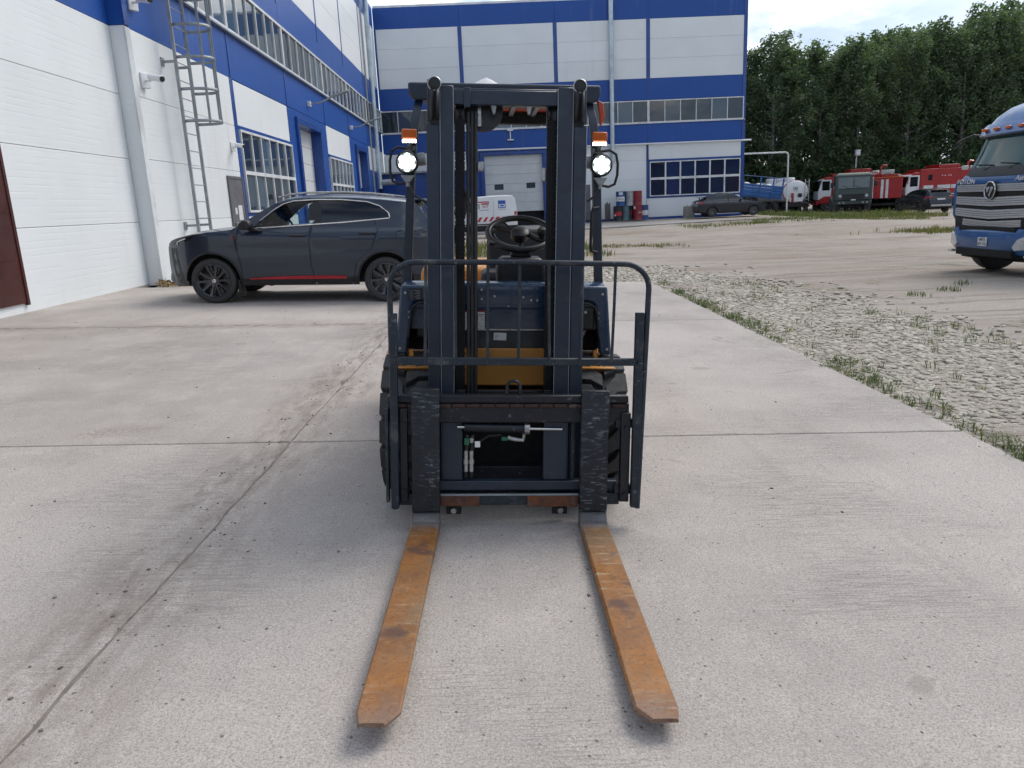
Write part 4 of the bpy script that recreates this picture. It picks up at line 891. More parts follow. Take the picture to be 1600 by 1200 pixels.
for z, y in ((.838, .262), (.93, .258), (.945, .252), (.965, .248), (1.03, .246), (1.055, .252), (1.066, .275), (1.068, .38), (1.05, .5)):
    rows.append([(x, y, z) for x in (-.498, -.2, 0, .2, .498)])
cw.grid(rows).build('dash_cowl', M_['navy_gloss'], FK, ang=50)
MB().box(-.215, .22, .262, .30, .738, .830).build('lower_cowl', pm('dark_lower_cowl', (.012, .018, .026), .35, scale=3), FK, .004)
MB().box(-.22, .225, .258, .264, .8315, .8365).build('silver_strip', M_['silver'], FK)
for x, z in ((-.115, 1.035), (-.115, .99), (-.05, 1.003), (.095, 1.0), (.135, .985), (.165, .985), (.02, .955)): MB().lathe([(.001, -.007), (.006, -.005), (.0072, 0)], (x, .246 if z > .96 else .256, z), (0, 1, 0), 10).build('rivet', M_['silver'], FK)
def st(x0, x1, z0, z1, y, mat, name='sticker'): return MB().box(x0, x1, y - .0012, y, z0, z1).build(name, M_[mat], FK)
st(-.152, -.098, .840, .924, .2525, 'sticker'); st(-.152, -.098, .925, .931, .2515, 'redink'); st(-.195, -.186, .840, .924, .2525, 'sticker'); st(-.176, -.169, .840, .924, .2525, 'sticker')
st(-.195, -.186, .925, .930, .2515, 'redink'); st(-.176, -.169, .925, .930, .2515, 'redink')
st(-.149, -.130, .885, .897, .2510, 'ink', 'sticker_print'); st(-.148, -.102, .910, .913, .2510, 'ink', 'sticker_print'); st(-.148, -.104, .903, .905, .2510, 'ink', 'sticker_print')
for k, (x0, x1) in enumerate(((-.144, -.120), (-.144, -.128), (-.118, -.102))): st(x0, x1, .868 - .008 * k, .8695 - .008 * k, .2510, 'ink', 'sticker_print')
MB().tube([(-.118, .2508, .893), (-.110, .2508, .889), (-.106, .2508, .882)], .0012, 5).build('sticker_print', M_['ink'], FK)
a = MB(); T_ = Matrix.Translation((-.02, .2600, .800)) @ Matrix.Rotation(R(2), 4, 'Y'); a.box(-.032, .032, -.0012, 0, -.019, .019, T=T_); a.build('sticker', M_['sticker'], FK, .004)
for k in range(3): a = MB(); a.box(-.026, -.026 + .022 - .005 * k, -.0020, -.0012, .006 - .008 * k, .0075 - .008 * k, T=T_); a.build('sticker_print', M_['ink'], FK)
# faint data plate on the left cowl
st(-.468, -.405, .985, 1.04, .2335, 'ink', 'data_plate')
for k in range(6):
    z = 1.030 - .0078 * k; st(-.445 + (.012 if k % 2 else 0), -.415, z, z + .0022, .2322, 'steel_paint', 'plate_print'); st(-.463, -.452, z, z + .0016, .2322, 'steel_paint', 'plate_print')
# steering: binnacle, column, wheel
MB().prism([(-.034, 1.03), (-.036, 1.12), (-.026, 1.16), (.0, 1.175), (.195, 1.175), (.218, 1.16), (.228, 1.12), (.228, 1.03)], .52, .72).build('binnacle', M_['black'], FK, .02, 3)
MB().prism([(.04, 1.17), (.05, 1.215), (.06, 1.222), (.135, 1.222), (.15, 1.215), (.155, 1.17)], .60, .70).build('column_shroud', M_['black'], FK, .01)
SW = Matrix.Translation((.096, .72, 1.295)) @ Matrix.Rotation(R(27), 4, 'X')
MB(SW).tube([(.175 * math.cos(a), .175 * math.sin(a), 0) for a in [2 * math.pi * i / 40 for i in range(40)]], .017, 10, True).build('steering_wheel', M_['black'], FK)
sp = MB(SW); sp.lathe([(.012, -.06), (.03, -.05), (.052, -.02), (.052, .012), (.04, .022), (.01, .024)], (0, 0, 0), (0, 0, 1), 20)
sp.tube([(.04, .0, 0), (.10, -.05, -.01), (.142, -.07, -.003)], [.018, .015, .012], 8); sp.tube([(-.04, .03, 0), (-.10, .065, -.008), (-.138, .075, -.003)], [.018, .015, .012], 8); sp.build('wheel_spokes', M_['black'], FK)
MB(SW).lathe([(.004, -.02), (.014, -.02), (.024, 0), (.026, .02), (.018, .034), (.004, .036)], (.115, -.055, .03), (0, 0, 1), 16).build('spinner_knob', M_['black'], FK)
MB(SW).tube([(.140 * math.cos(a), .140 * math.sin(a), .0005) for a in [math.pi * (1.02 + .45 * i / 14) for i in range(15)]], .0022, 5).build('rim_seam', M_['steel_paint'], FK)
MB().cyl((.096, .70, 1.2), (.096, .735, 1.285), .018, n=12).build('steering_column', M_['black'], FK)
MB().tube([(.06, .66, 1.20), (-.02, .62, 1.235), (-.075, .60, 1.25)], [.008, .008, .013], 8).build('shift_lever', M_['black'], FK)
MB().tube([(.27, .6, 1.02), (.275, .6, 1.2), (.272, .6, 1.22)], [.007, .007, .016], 8).build('hydraulic_lever', M_['black'], FK)
# seat, engine hood, counterweight
MB().prism([(1.0, .92), (1.45, .92), (1.5, 1.0), (1.42, 1.05), (1.02, 1.06)], -.12, .38, 'x').build('seat_cushion', M_['seat'], FK, .04, 3)
MB().prism([(1.42, .98), (1.55, .98), (1.61, 1.25), (1.58, 1.30), (1.53, 1.30), (1.48, 1.2)], -.08, .34, 'x').build('seat_back', M_['seat'], FK, .05, 3)
MB().box(-.43, .43, .95, 1.80, .50, .93).build('engine_hood', M_['yellow'], FK, .04, 3)
MB().box(-.5, .5, .5, 1.0, .58, .66).build('floor_plate', M_['black'], FK, .01)
MB().prism([(1.80, .30), (2.28, .32), (2.42, .5), (2.44, .85), (2.36, 1.06), (1.80, 1.02)], -.54, .54, 'x').build('counterweight', M_['yellow'], FK, .06, 3)
MB().tube([(-.26, .9, .95), (-.27, .7, 1.0), (-.25, .58, 1.03)], .012, 8).build('cable', M_['black'], FK); MB().tube([(-.2, .88, .98), (-.16, .7, 1.02), (-.17, .6, 1.06)], .010, 8).build('cable', M_['redink'], FK)
# overhead guard
for s in (-1, 1):
    P = [(s * .497, .44, 1.04), (s * .487, .445, 1.2), (s * .470, .455, 1.56), (s * .458, .47, 1.75), (s * .447, .50, 1.86), (s * .43, .56, 1.95), (s * .42, .66, 2.03)]
    pl = MB(); w, d = .020, .030
    rows = []
    for p in P: rows.append([(p[0] - w, p[1] - d, p[2]), (p[0] + w, p[1] - d, p[2]), (p[0] + w, p[1] + d, p[2] + (.02 if p[2] > 1.8 else 0)), (p[0] - w, p[1] + d, p[2] + (.02 if p[2] > 1.8 else 0)), (p[0] - w, p[1] - d, p[2])])
    pl.grid(rows).build('guard_pillar', M_['navy'], FK, .004, 2)
    MB().tube([(s * .43, .60, 2.01), (s * .43, 1.2, 2.04), (s * .43, 1.72, 2.04), (s * .44, 1.9, 1.7), (s * .45, 2.05, 1.05)], .026, 8).build('rear_pillar', M_['navy'], FK)
MB().prism([(-.482, 1.985), (-.47, 1.962), (-.44, 1.95), (.44, 1.95), (.47, 1.962), (.482, 1.985), (.482, 2.035), (-.482, 2.035)], .50, .58).build('guard_front_beam', M_['navy'], FK, .012, 3)
MB().box(-.44, .44, 1.66, 1.72, 2.03, 2.085).build('guard_rear_beam', M_['orange'], FK, .008)
MB().box(-.44, .44, 1.60, 1.68, 1.955, 2.025).build('guard_rear_panel', M_['black_matte'], FK, .008)
for i in range(6): MB().box(-.36 + .138 * i, -.33 + .138 * i, .58, 1.66, 1.995, 2.03).build('guard_slat', M_['navy'], FK, .004)
MB().box(-.035, -.010, 1.58, 1.60, 1.96, 2.05).build('strap', M_['orange'], FK)
rc = MB(); nr = 20
for i in range(nr):
    y_ = .64 + 1.0 * i / (nr - 1)
rc.grid([[(-.42 + .84 * j / 28, .64 + 1.0 * i / 24, 2.03 + .02 * i / 24 + .125 * max(0, 1 - (math.hypot((-.42 + .84 * j / 28 + .09) * 1.0, (.64 + 1.0 * i / 24 - 1.15) * .8) / .30)) ** 1.35) for j in range(29)] for i in range(25)]); rc.build('roof_cover', M_['white_dirty'], FK, ang=20)
# lamps on the pillars
for s in (-1, 1):
    x = s * .470
    MB().box(x - .040, x + .040, .405, .445, 1.735, 1.805).build('indicator_housing', M_['black'], FK, .012, 3)
    MB().box(x - .037, x + .037, .392, .406, 1.757, 1.803).build('indicator_lens', M_['amber'], FK, .008, 3)
    for k in range(5): MB().box(x - .034 + .0145 * k, x - .0235 + .0145 * k, .390, .406, 1.738, 1.754).build('led', M_['led_on'], FK, .003)
    MB().cyl((x, .43, 1.705), (x, .43, 1.74), .013, n=10).build('indicator_stem', M_['black'], FK); MB().box(x - .025, x + .025, .415, .445, 1.695, 1.708).build('lamp_bracket', M_['black'], FK, .004)
    xl = s * .482
    MB().lathe([(.02, .05), (.052, .045), (.057, .02), (.057, 0), (.052, -.006), (.02, -.006)], (xl, .392, 1.645), (0, 1, 0), 20).build('work_lamp_housing', M_['black'], FK, .003)
    lp = MB(); lp.lathe([(.0005, 0), (.047, 0), (.049, .006)], (xl, .384, 1.645), (0, 1, 0), 22, closed=False)
    lp.build('work_lamp_lens', M_['lens'], FK)
    for k in range(7):
        r_, a = (0, 0) if k == 6 else (.029, math.pi / 3 * k + .5); MB().lathe([(.0005, -.004), (.0135, -.003), (.0145, .004)], (xl + r_ * math.cos(a), .384, 1.645 + r_ * math.sin(a)), (0, 1, 0), 12).build('led', M_['lamp_on'], FK)
    MB().prism([(xl - .035, 1.585), (xl + .035, 1.585), (xl + .022, 1.565), (xl + .012, 1.55), (xl - .012, 1.55), (xl - .022, 1.565)], .395, .425).build('lamp_foot', M_['steel_paint'], FK, .004)
    MB().cyl((xl, .41, 1.53), (xl, .41, 1.555), .010, n=8).build('lamp_bolt', M_['steel_paint'], FK)
    MB().tube([(s * .478, .44, 1.712), (s * .53, .44, 1.720), (s * .562, .44, 1.700), (s * .572, .44, 1.655), (s * .572, .44, 1.60), (s * .560, .44, 1.555), (s * .53, .44, 1.542), (s * .478, .44, 1.55)], .0072, 8).build('lamp_guard', M_['black'], FK)
    MB().cyl((s * .455, .5, 1.66), (s * .40, .5, 1.67), .032, n=14).build('side_lamp', M_['steel_paint'], FK, .004)
    MB().tube([(s * .475, .42, 1.53), (s * .45, .41, 1.49), (s * .42, .40, 1.47)], .007, 6).build('lamp_cable', M_['black'], FK)
MB().tube([(.478, .41, 1.44), (.448, .39, 1.435), (.442, .39, 1.41), (.442, .39, 1.25), (.448, .39, 1.222), (.478, .41, 1.215)], .0085, 8).build('grab_handle', M_['black'], FK)
MB().prism([(.47, 1.97), (.50, 1.955), (.513, 1.89), (.505, 1.865), (.49, 1.84), (.485, 1.9)], .53, .56).build('red_marker_lamp', M_['orange'], FK, .004)
# ------------------------------------------------------------------ cars
def car_paint(name, col, metal=.35, rough=.25):
    t = NT(name); c = t.mix(t.ramp(t.noise(1.6, 4), .35, .7), col, tuple(x * .88 for x in col)); dz = t.ramp(t.noise(6, 6, .7), .45, .75)
    t.set('Base Color', c).set('Metallic', metal).set('Roughness', t.ramp(t.noise(5, 5), .3, .7, (rough,) * 3, (rough + .14,) * 3)).set('Coat Weight', .65).set('Coat Roughness', .03); return t.m
def ground_rot(x, y, yaw):
    e = .6; gx = (g(x + e, y) - g(x - e, y)) / (2 * e); gy = (g(x, y + e) - g(x, y - e)) / (2 * e)
    n = Vector((-gx, -gy, 1)).normalized(); q = Vector((0, 0, 1)).rotation_difference(n)
    return (q.to_matrix().to_4x4() @ Matrix.Rotation(yaw, 4, 'Z')).to_euler()
def interp(P, x):
    if x <= P[0][0]: return P[0][1]
    for (a, b), (c, d) in zip(P, P[1:]):
        if x <= c: return b + (d - b) * (x - a) / (c - a)
    return P[-1][1]
def inside(p, poly):
    r = False; n = len(poly)
    for i in range(n):
        a, b = poly[i], poly[i - 1]
        if (a[1] > p[1]) != (b[1] > p[1]) and p[0] < (b[0] - a[0]) * (p[1] - a[1]) / (b[1] - a[1]) + a[0]: r = not r
    return r
def road_wheel(par, x, y, r, w, rimr, side, n=10, style='spoke'):
    """axle along y; side = +1 / -1 the outward direction"""
    W = part_empty('wheel', par, (x, y, r)); s = side
    t = MB(); hw = w / 2
    t.lathe([(rimr, -hw * .9), (rimr + .02, -hw), (r * .9, -hw), (r * .975, -hw * .86), (r, -hw * .6), (r, hw * .6), (r * .975, hw * .86), (r * .9, hw), (rimr + .02, hw), (rimr, hw * .9)], (0, 0, 0), (0, 1, 0), 44, closed=False); t.build('tyre', M_['rubber'], W)
    b = MB(); b.lathe([(rimr * 1.0, -hw * .8), (rimr * .99, hw * .93), (rimr * .95, hw * .97), (rimr * .92, hw * .90), (rimr * .90, -hw * .3), (.05, -hw * .35)], (0, 0, 0), (0, s, 0), 40, closed=False)
    if style == 'spoke':
        for k in range(n):
            a = 2 * math.pi * k / n; ux, uz = math.cos(a), math.sin(a); px, pz = -uz, ux; tw = rimr * .14
            pts = []
            for rr, wd, dp, sw in ((.16, .085, .62, 0), (.45, .055, .66, .02), (.75, .065, .76, .05), (.97, .10, .88, .07)):
                c = (ux * rr * rimr + px * sw * rimr, uz * rr * rimr + pz * sw * rimr); pts.append((c, wd * rimr, dp * hw))
            v = []
            for c, wd, dp in pts:
                v += [(c[0] + px * wd, s * dp, c[1] + pz * wd), (c[0] - px * wd, s * dp, c[1] - pz * wd), (c[0] - px * wd * 1.2, s * (dp - .03), c[1] - pz * wd * 1.2), (c[0] + px * wd * 1.2, s * (dp - .03), c[1] + pz * wd * 1.2)]
            b.add(v, [(4 * i + j, 4 * i + (j + 1) % 4, 4 * i + 4 + (j + 1) % 4, 4 * i + 4 + j) for i in range(3) for j in range(4)])
    else:
        b.lathe([(.03, hw * .5), (rimr * .45, hw * .55), (rimr * .62, hw * .72), (rimr * .86, hw * .62), (rimr * .93, hw * .85)], (0, 0, 0), (0, s, 0), 32, closed=False)
        for k in range(n):
            a = 2 * math.pi * k / n; b.cyl((math.cos(a) * rimr * .72, s * hw * .60, math.sin(a) * rimr * .72), (math.cos(a) * rimr * .72, s * hw * .70, math.sin(a) * rimr * .72), rimr * .09, n=8)
    b.build('rim', M_['rim_dark'], W)
    MB().lathe([(.001, hw * .72), (rimr * .13, hw * .70), (rimr * .15, hw * .62)], (0, 0, 0), (0, s, 0), 16).build('hub_cap', M_['chrome'] if style == 'spoke' else M_['rim_dark'], W)
    return W
M_['rim_dark'] = pm('dark_alloy', (.10, .105, .115), .28, .75, scale=12, col2=(.07, .072, .08))
def car(name, label, cat, loc, yaw, S, paint, group=None):
    """x runs from nose to tail, y to the side, z up; S holds the outlines"""
    C_ = thing(name, label, cat, (*loc[:2], g(*loc[:2]) + (loc[2] if len(loc) > 2 else 0)), (0, 0, 0), group); C_.rotation_euler = ground_rot(loc[0], loc[1], yaw)
    prof, hwid = S['prof'], S['hw']; x0, x1 = prof[0][0], max(p[0] for p in prof); belt = S['belt']; roofz = S['roof']; gw = S['gw']
    drop = S.get('drop', .055); nose, tail = S.get('nose', .30), S.get('tail', .22)
    def W(x, z):
        lo = hwid - .050 * ((z - .72) / .45) ** 2 * (1 if z < .72 else .55)
        if z > belt: w = min(lo, hwid - .012 - .035 - (hwid - gw) * ((z - belt) / (roofz - belt)) ** 1.12)
        else: w = lo + S.get('crease', .012) * math.exp(-((z - belt + .16) / .07) ** 2)
        if z > belt - .06 and z <= belt: w -= .035 * smooth(belt - .06, belt, z)
        a = max(0, 1 - (x - x0) / .75); b = max(0, 1 - (x1 - x) / .65)
        return w - nose * a ** 2.4 - tail * b ** 2.4
    top = [(x, z) for x, z in prof]                                     # centre line, nose to tail
    def edge(p): return (p[0], p[1] - drop * min(1, max(.15, (p[0] - x0) / .5), max(.15, (x1 - p[0]) / .3)))
    etop = [edge(p) for p in top]
    arches = S['wheels']; ar = S['arch']; sill = S['sill']
    # side outline, clockwise: along the top edge then back along the sill with arches
    out = list(etop)
    out.append((S['rearlow'][0], S['rearlow'][1]))
    for cx in sorted(arches, reverse=True):
        h = S['wr'] - sill; dx = math.sqrt(max(.01, ar * ar - (sill - S['wr']) ** 2))
        a0 = math.atan2(sill - S['wr'], dx)
        for i in range(15):
            t = a0 + (math.pi - 2 * a0) * i / 14; out.append((cx + ar * math.cos(t), S['wr'] + ar * math.sin(t)))
    out.append(S['frontlow'])
    def cdt(extra):
        V = [Vector(p) for p in out]; E = [(i, (i + 1) % len(out)) for i in range(len(out))]
        for poly, closed in extra:
            b = len(V); V += [Vector(p) for p in poly]; n = len(poly); E += [(b + i, b + (i + 1) % n) for i in range(n if closed else n - 1)]
        xx = x0 + .03
        while xx < x1:
            zz = .12
            while zz < roofz:
                if inside((xx, zz), out): V.append(Vector((xx + .006 * math.sin(zz * 40), zz)))
                zz += .075
            xx += .10
        r = delaunay_2d_cdt(V, E, [], 0, 1e-5); return r[0], r[2]
    seams = S['seams']; sw = .0045
    strips = [[(x - sw, z) for x, z in s] + [(x + sw, z) for x, z in reversed(s)] for s in seams]
    extra = [(S['dlo'], True)] + [(s, True) for s in strips] + [(q, True) for q in S.get('glass_split', [])] + [(S['clad'], False)] + ([(S['lampf'], True)] if 'lampf' in S else []) + ([(S['lampr'], True)] if 'lampr' in S else [])
    V, F = cdt(extra)
    def seam_x(s, z):
        s2 = sorted(s, key=lambda p: p[1]); return interp([(p[1], p[0]) for p in s2], z)
    reg = {}
    for f in F:
        c = (sum(V[i].x for i in f) / 3, sum(V[i].y for i in f) / 3)
        if len(f) != 3 or not inside(c, out): continue
        if any(inside(c, s) for s in strips): k = 'seam'
        elif inside(c, S['dlo']):
            k = 'window_front' if c[0] < S['bpost'][0] else ('window_rear' if c[0] > S['bpost'][1] else 'pillar')
            if k == 'window_rear' and c[0] > S['bpost'][2]: k = 'quarter_window'
            if k == 'window_rear' and abs(c[0] - S['bpost'][2]) < .01: k = 'pillar'
        elif 'lampf' in S and inside(c, S['lampf']): k = 'headlight'
        elif 'lampr' in S and inside(c, S['lampr']): k = 'taillight'
        elif c[1] < interp(S['clad'], c[0]): k = 'sill_cladding'
        elif c[0] < seam_x(seams[0], c[1]): k = 'front_fender'
        elif c[0] < seam_x(seams[1], c[1]): k = 'door'
        elif c[0] < seam_x(seams[2], c[1]): k = 'rear_door'
        else: k = 'rear_quarter'
        reg.setdefault(k, []).append(f)
    mats = {'seam': 'black_matte', 'window_front': S.get('fglass', 'glass_car'), 'window_rear': 'glass_car', 'quarter_window': 'glass_car', 'pillar': 'black', 'sill_cladding': 'black', 'headlight': 'glass_car', 'taillight': S.get('tl', 'red_lens')}
    off = {'seam': -.008, 'window_front': -.010, 'window_rear': -.010, 'quarter_window': -.010, 'pillar': -.006, 'sill_cladding': .010}
    for sgn in (-1, 1):
        for k, fs in reg.items():
            ids = {}; v = []; ff = []; nn = []
            for f in fs:
                q = []
                for i in f:
                    if i not in ids:
                        ids[i] = len(v); x, z = V[i]; d = off.get(k, 0); v.append((x, sgn * (W(x, z) + d), z)); e = .006
                        nn.append(Vector((-(W(x + e, z) - W(x - e, z)) / (2 * e), sgn, -(W(x, z + e) - W(x, z - e)) / (2 * e))).normalized())
                    q.append(ids[i])
                ff.append(q)
            # keep the facing outward
            a, b, c = (Vector(v[i]) for i in ff[0])
            if (b - a).cross(c - a).y * sgn < 0: ff = [q[::-1] for q in ff]
            nm = {'window_front': 'side_window', 'window_rear': 'side_window', 'seam': 'panel_gap', 'pillar': 'door_pillar', 'rear_door': 'door'}.get(k, k)
            me = bpy.data.meshes.new(nm); me.from_pydata(v, [], ff); me.materials.append(paint if k not in mats else M_[mats[k]])
            me.polygons.foreach_set('use_smooth', [True] * len(ff)); me.update(); me.normals_split_custom_set_from_vertices(nn)
            link(nm, me, C_)
    # top surfaces across the car
    cuts = S['cuts']      # [(name, x_start_index, x_end_index, material, glass margin)]
    for nm, i0, i1, mt, marg in cuts:
        rows = []; P = []
        for i in range(i0, i1):
            n = 3
            for k in range(n): P.append(tuple(top[i][j] + (top[i + 1][j] - top[i][j]) * k / n for j in (0, 1)))
        P.append(top[i1])
        ts = [-1, -.97, -.93, -.86, -.72, -.5, -.25, 0, .25, .5, .72, .86, .93, .97, 1]
        for p in P:
            e = edge(p); w = W(e[0], e[1])
            rows.append([(p[0], w * t, e[1] + (p[1] - e[1]) * (1 - abs(t) ** 2.6)) for t in ts])
        b = MB(); n = len(ts)
        if marg:
            b.grid([r[2:-2] for r in rows]); o = b.build(nm, M_[mt], C_, ang=50); q = MB(); q.grid([r[:3] for r in rows]); q.grid([r[-3:] for r in rows]); q.build('roof_pillar', paint, C_, ang=50)
        else: b.grid(rows).build(nm, paint if mt == 'paint' else M_[mt], C_, ang=50)
    # dark tub inside, so nothing shows through the gaps
    ib = MB(); ib.box(x0 + .35, x1 - .35, -hwid + .20, hwid - .20, sill + .02, belt - .12); ib.build('underbody', M_['black_matte'], C_)
    for cx in arches:
        for sgn in (-1, 1):
            h = MB(); hw2 = hwid - .03; P = []
            for i in range(13):
                t = math.pi * i / 12; P.append((cx + (ar - .004) * math.cos(t), S['wr'] + (ar - .004) * math.sin(t)))
            h.grid([[(x, sgn * (hw2 - .01), z) for x, z in P], [(x, sgn * (hw2 - .30), z) for x, z in P]]); h.add([(x, sgn * (hw2 - .30), z) for x, z in P], [tuple(range(len(P)))]); h.build('wheel_well', M_['black_matte'], C_, recalc=False)
            # arch lip
            L = MB(); L.tube([(cx + ar * math.cos(t), sgn * (W(cx + ar * math.cos(t), S['wr'] + ar * math.sin(t)) + .006), S['wr'] + ar * math.sin(t)) for t in [math.pi * (i / 20) for i in range(21)]], S.get('lip', .012), 6); L.build('arch_trim', M_['black'], C_)
            road_wheel(C_, cx, sgn * (hwid - .115), S['wr'], S.get('ww', .22), S['rim'], sgn, S.get('spokes', 10), S.get('style', 'spoke'))
    for nm, i in (('front_valance', 0),):
        xa, za = S['frontlow']; MB().prism([(xa, za), (xa + .35, za), (xa + .35, za + .15), (xa, za + .12)], -hwid + .32, hwid - .32).build('front_lip', M_['black'], C_, .02)
    C_['_W'] = 0
    return C_, W
# dark grey crossover beside the white wall
P_dark = car_paint('slate_grey_metallic', (.011, .022, .043), .1, .28)
SUV = dict(prof=[(-.74, .32), (-.775, .45), (-.775, .70), (-.77, .84), (-.735, .915), (-.66, .965), (-.53, 1.02), (-.26, 1.10), (.0, 1.135), (.15, 1.15), (.33, 1.17), (.53, 1.295), (.75, 1.44), (.965, 1.567), (1.13, 1.627), (1.37, 1.660), (1.78, 1.668), (2.19, 1.655), (2.6, 1.625), (2.87, 1.595), (3.10, 1.565), (3.18, 1.50), (3.30, 1.30), (3.40, 1.16), (3.44, 1.02), (3.42, .80), (3.47, .62), (3.44, .36)],
    hw=.93, gw=.66, belt=1.12, roof=1.66, wheels=[0, 2.66], wr=.345, arch=.425, rim=.255, sill=.27, rearlow=(3.40, .30), frontlow=(-.66, .24), ww=.235,
    dlo=[(.66, 1.135), (.76, 1.24), (.95, 1.40), (1.10, 1.50), (1.25, 1.545), (1.60, 1.565), (2.0, 1.560), (2.38, 1.525), (2.58, 1.455), (2.72, 1.34), (2.74, 1.275), (2.6, 1.262), (2.0, 1.21), (1.2, 1.165)],
    bpost=(1.515, 1.665, 2.44), seams=[[(.43, .28), (.46, .45), (.42, .72), (.40, .93), (.43, 1.13)], [(1.585, .28), (1.52, .55), (1.51, .95), (1.545, 1.18), (1.59, 1.24)], [(2.14, .28), (2.22, .62), (2.45, .82), (2.565, 1.10), (2.46, 1.30)]],
    clad=[(-1, .16), (-.4, .20), (.45, .37), (.9, .352), (2.1, .372), (2.3, .42), (3.0, .40), (3.6, .45)],
    lampf=[(-.70, .90), (-.50, .965), (-.24, 1.03), (-.28, .985), (-.46, .925), (-.66, .88)], lampr=[(3.02, 1.06), (3.4, 1.12), (3.4, 1.03), (3.15, 1.0)],
    cuts=[('front_bumper', 0, 3, 'paint', 0), ('bonnet', 3, 10, 'paint', 0), ('windscreen', 10, 14, 'glass_car', 1), ('roof', 14, 20, 'paint', 0), ('rear_window', 20, 22, 'glass_car', 1), ('tailgate', 22, 27, 'paint', 0)], fglass='glass_clear', lip=.016, tl='glass_car')
SUV['prof'] = [(x, z if z < 1.2 else 1.2 + (z - 1.2) * .94) for x, z in SUV['prof']]; SUV['dlo'] = [(x, z if z < 1.2 else 1.2 + (z - 1.2) * .94) for x, z in SUV['dlo']]; SUV['roof'] = 1.635
suv, SW_ = car('dark_grey_suv', 'dark slate grey crossover car with red sill stripe parked by the white wall', 'car', (-4.29, 12.72), R(-1.0), SUV, P_dark)
def suv_add():
    C_ = suv
    for s in (-1, 1):
        def Y(x, z, d=0): return s * (SW_(x, z) + d)
        # red stripe along the sill
        xs2 = [.56 + .165 * i for i in range(10)]; up = [.385 + .030 * math.sin(math.pi * min(1, i / 9 * .75)) for i in range(10)]
        q = MB(); q.grid([[(x, Y(x, z0, .013), z0) for x, z0 in zip(xs2, [.362] * 10)], [(x, Y(x, u, .013), u) for x, u in zip(xs2, up)]]); q.build('red_stripe', M_['redink'], C_, ang=60, recalc=False)
        # bright strip round the side windows
        d = SUV['dlo']; loop = d[1:11]
        MB().tube([(x, Y(x, z, .002), z + .008) for x, z in loop], .0095, 6).build('window_chrome', M_['chrome'], C_)
        MB().tube([(x, Y(x, z, .004), z - .004) for x, z in (d[0], d[13], d[12], d[11], d[10])], .0095, 6).build('window_chrome', M_['chrome'], C_)
        for hx, hz in ((1.33, 1.03), (2.40, 1.055)):
            MB().box(hx - .13, hx + .13, -.018, .018, -.017, .017, T=Matrix.Translation((0, Y(hx, hz, .022), hz))).build('door_handle', P_dark, C_, .014, 3)
            MB().box(hx - .10, hx + .09, -.006, .004, -.03, .025, T=Matrix.Translation((0, Y(hx, hz, .0), hz - .012))).build('handle_recess', M_['black'], C_, .01, 3)
        MB().prism([(.50, 1.12), (.66, 1.115), (.70, 1.17), (.66, 1.25), (.58, 1.26), (.50, 1.20)], s * .93, s * 1.10, 'y').build('mirror', M_['black'], C_, .03, 3)
        MB().prism([(.60, 1.10), (.80, 1.09), (.70, 1.14), (.60, 1.16)], s * .88, s * .96, 'y').build('mirror_foot', M_['black'], C_, .01)
        MB().tube([(x, s * (SW_(x, z - .05) - .05), z + .028) for x, z in ((1.02, 1.562), (1.2, 1.606), (1.5, 1.63), (2.0, 1.634), (2.45, 1.611), (2.8, 1.568))], .016, 6).build('roof_rail', M_['silver'], C_)
        MB().tube([(.37, Y(.37, 1.02, .003), 1.02), (.395, Y(.395, .93, .003), .93), (.40, Y(.40, .80, .003), .80)], .014, 5).build('fender_vent', M_['black'], C_); MB().box(.33, .40, -.004, .008, .985, 1.0, T=Matrix.Translation((0, Y(.365, .99, .002), 0))).build('fender_badge', M_['redink'], C_)
        q = MB(); q.tube([(2.90 + .075 * math.cos(a), Y(2.90 + .075 * math.cos(a), 1.01 + .075 * math.sin(a), -.001), 1.01 + .075 * math.sin(a)) for a in [2 * math.pi * i / 24 for i in range(24)]], .004, 5, True); q.build('fuel_flap', M_['black'], C_)
        MB().prism([(.36, .10), (.42, .10), (.40, .33), (.37, .38)], s * .70, s * .89, 'y').build('mud_flap', M_['black'], C_)
        q = MB(); q.tube([(x, Y(x, z, .004), z) for x, z in ((-.38, .985), (-.46, .962), (-.53, .94), (-.55, .915), (-.545, .895))], .009, 6); q.build('daytime_lamp', M_['chrome'], C_)
        q = MB(); q.grid([[(x, Y(x, z, .004), z) for x, z in ((-.70, .84), (-.69, .60), (-.66, .42), (-.60, .30))], [(x, Y(x, z, .004), z) for x, z in ((-.58, .84), (-.56, .62), (-.52, .44), (-.50, .30))]]); q.build('bumper_corner', M_['black'], C_, ang=60)
    # front: dark air intakes and a grey chin
    MB().box(-.795, -.74, -.36, .36, .50, .82).build('grille', M_['black'], C_, .02)
    for i in range(5): MB().box(-.805, -.78, -.34, .34, .53 + .06 * i, .55 + .06 * i).build('grille_bar', M_['silver'], C_)
    MB().prism([(-.80, .33), (-.70, .26), (-.45, .26), (-.45, .36), (-.78, .47)], -.60, .60).build('chin', M_['steel_paint'], C_, .03, 3)
    MB().box(3.05, 3.26, -.55, .55, 1.522, 1.552).build('spoiler', P_dark, C_, .012)
    # cabin
    for y in (-.38, .38):
        MB().prism([(1.25, .62), (1.75, .60), (1.80, .78), (1.28, .80)], y - .24, y + .24).build('seat_base', M_['seat'], C_, .05, 3)
        MB().prism([(1.66, .75), (1.80, .72), (2.02, 1.36), (1.92, 1.40), (1.80, 1.3)], y - .22, y + .22).build('seat_back', M_['seat'], C_, .05, 3)
    MB().prism([(.55, .85), (1.0, .85), (.98, 1.12), (.62, 1.16)], -.72, .72).build('dashboard', M_['black'], C_, .04)
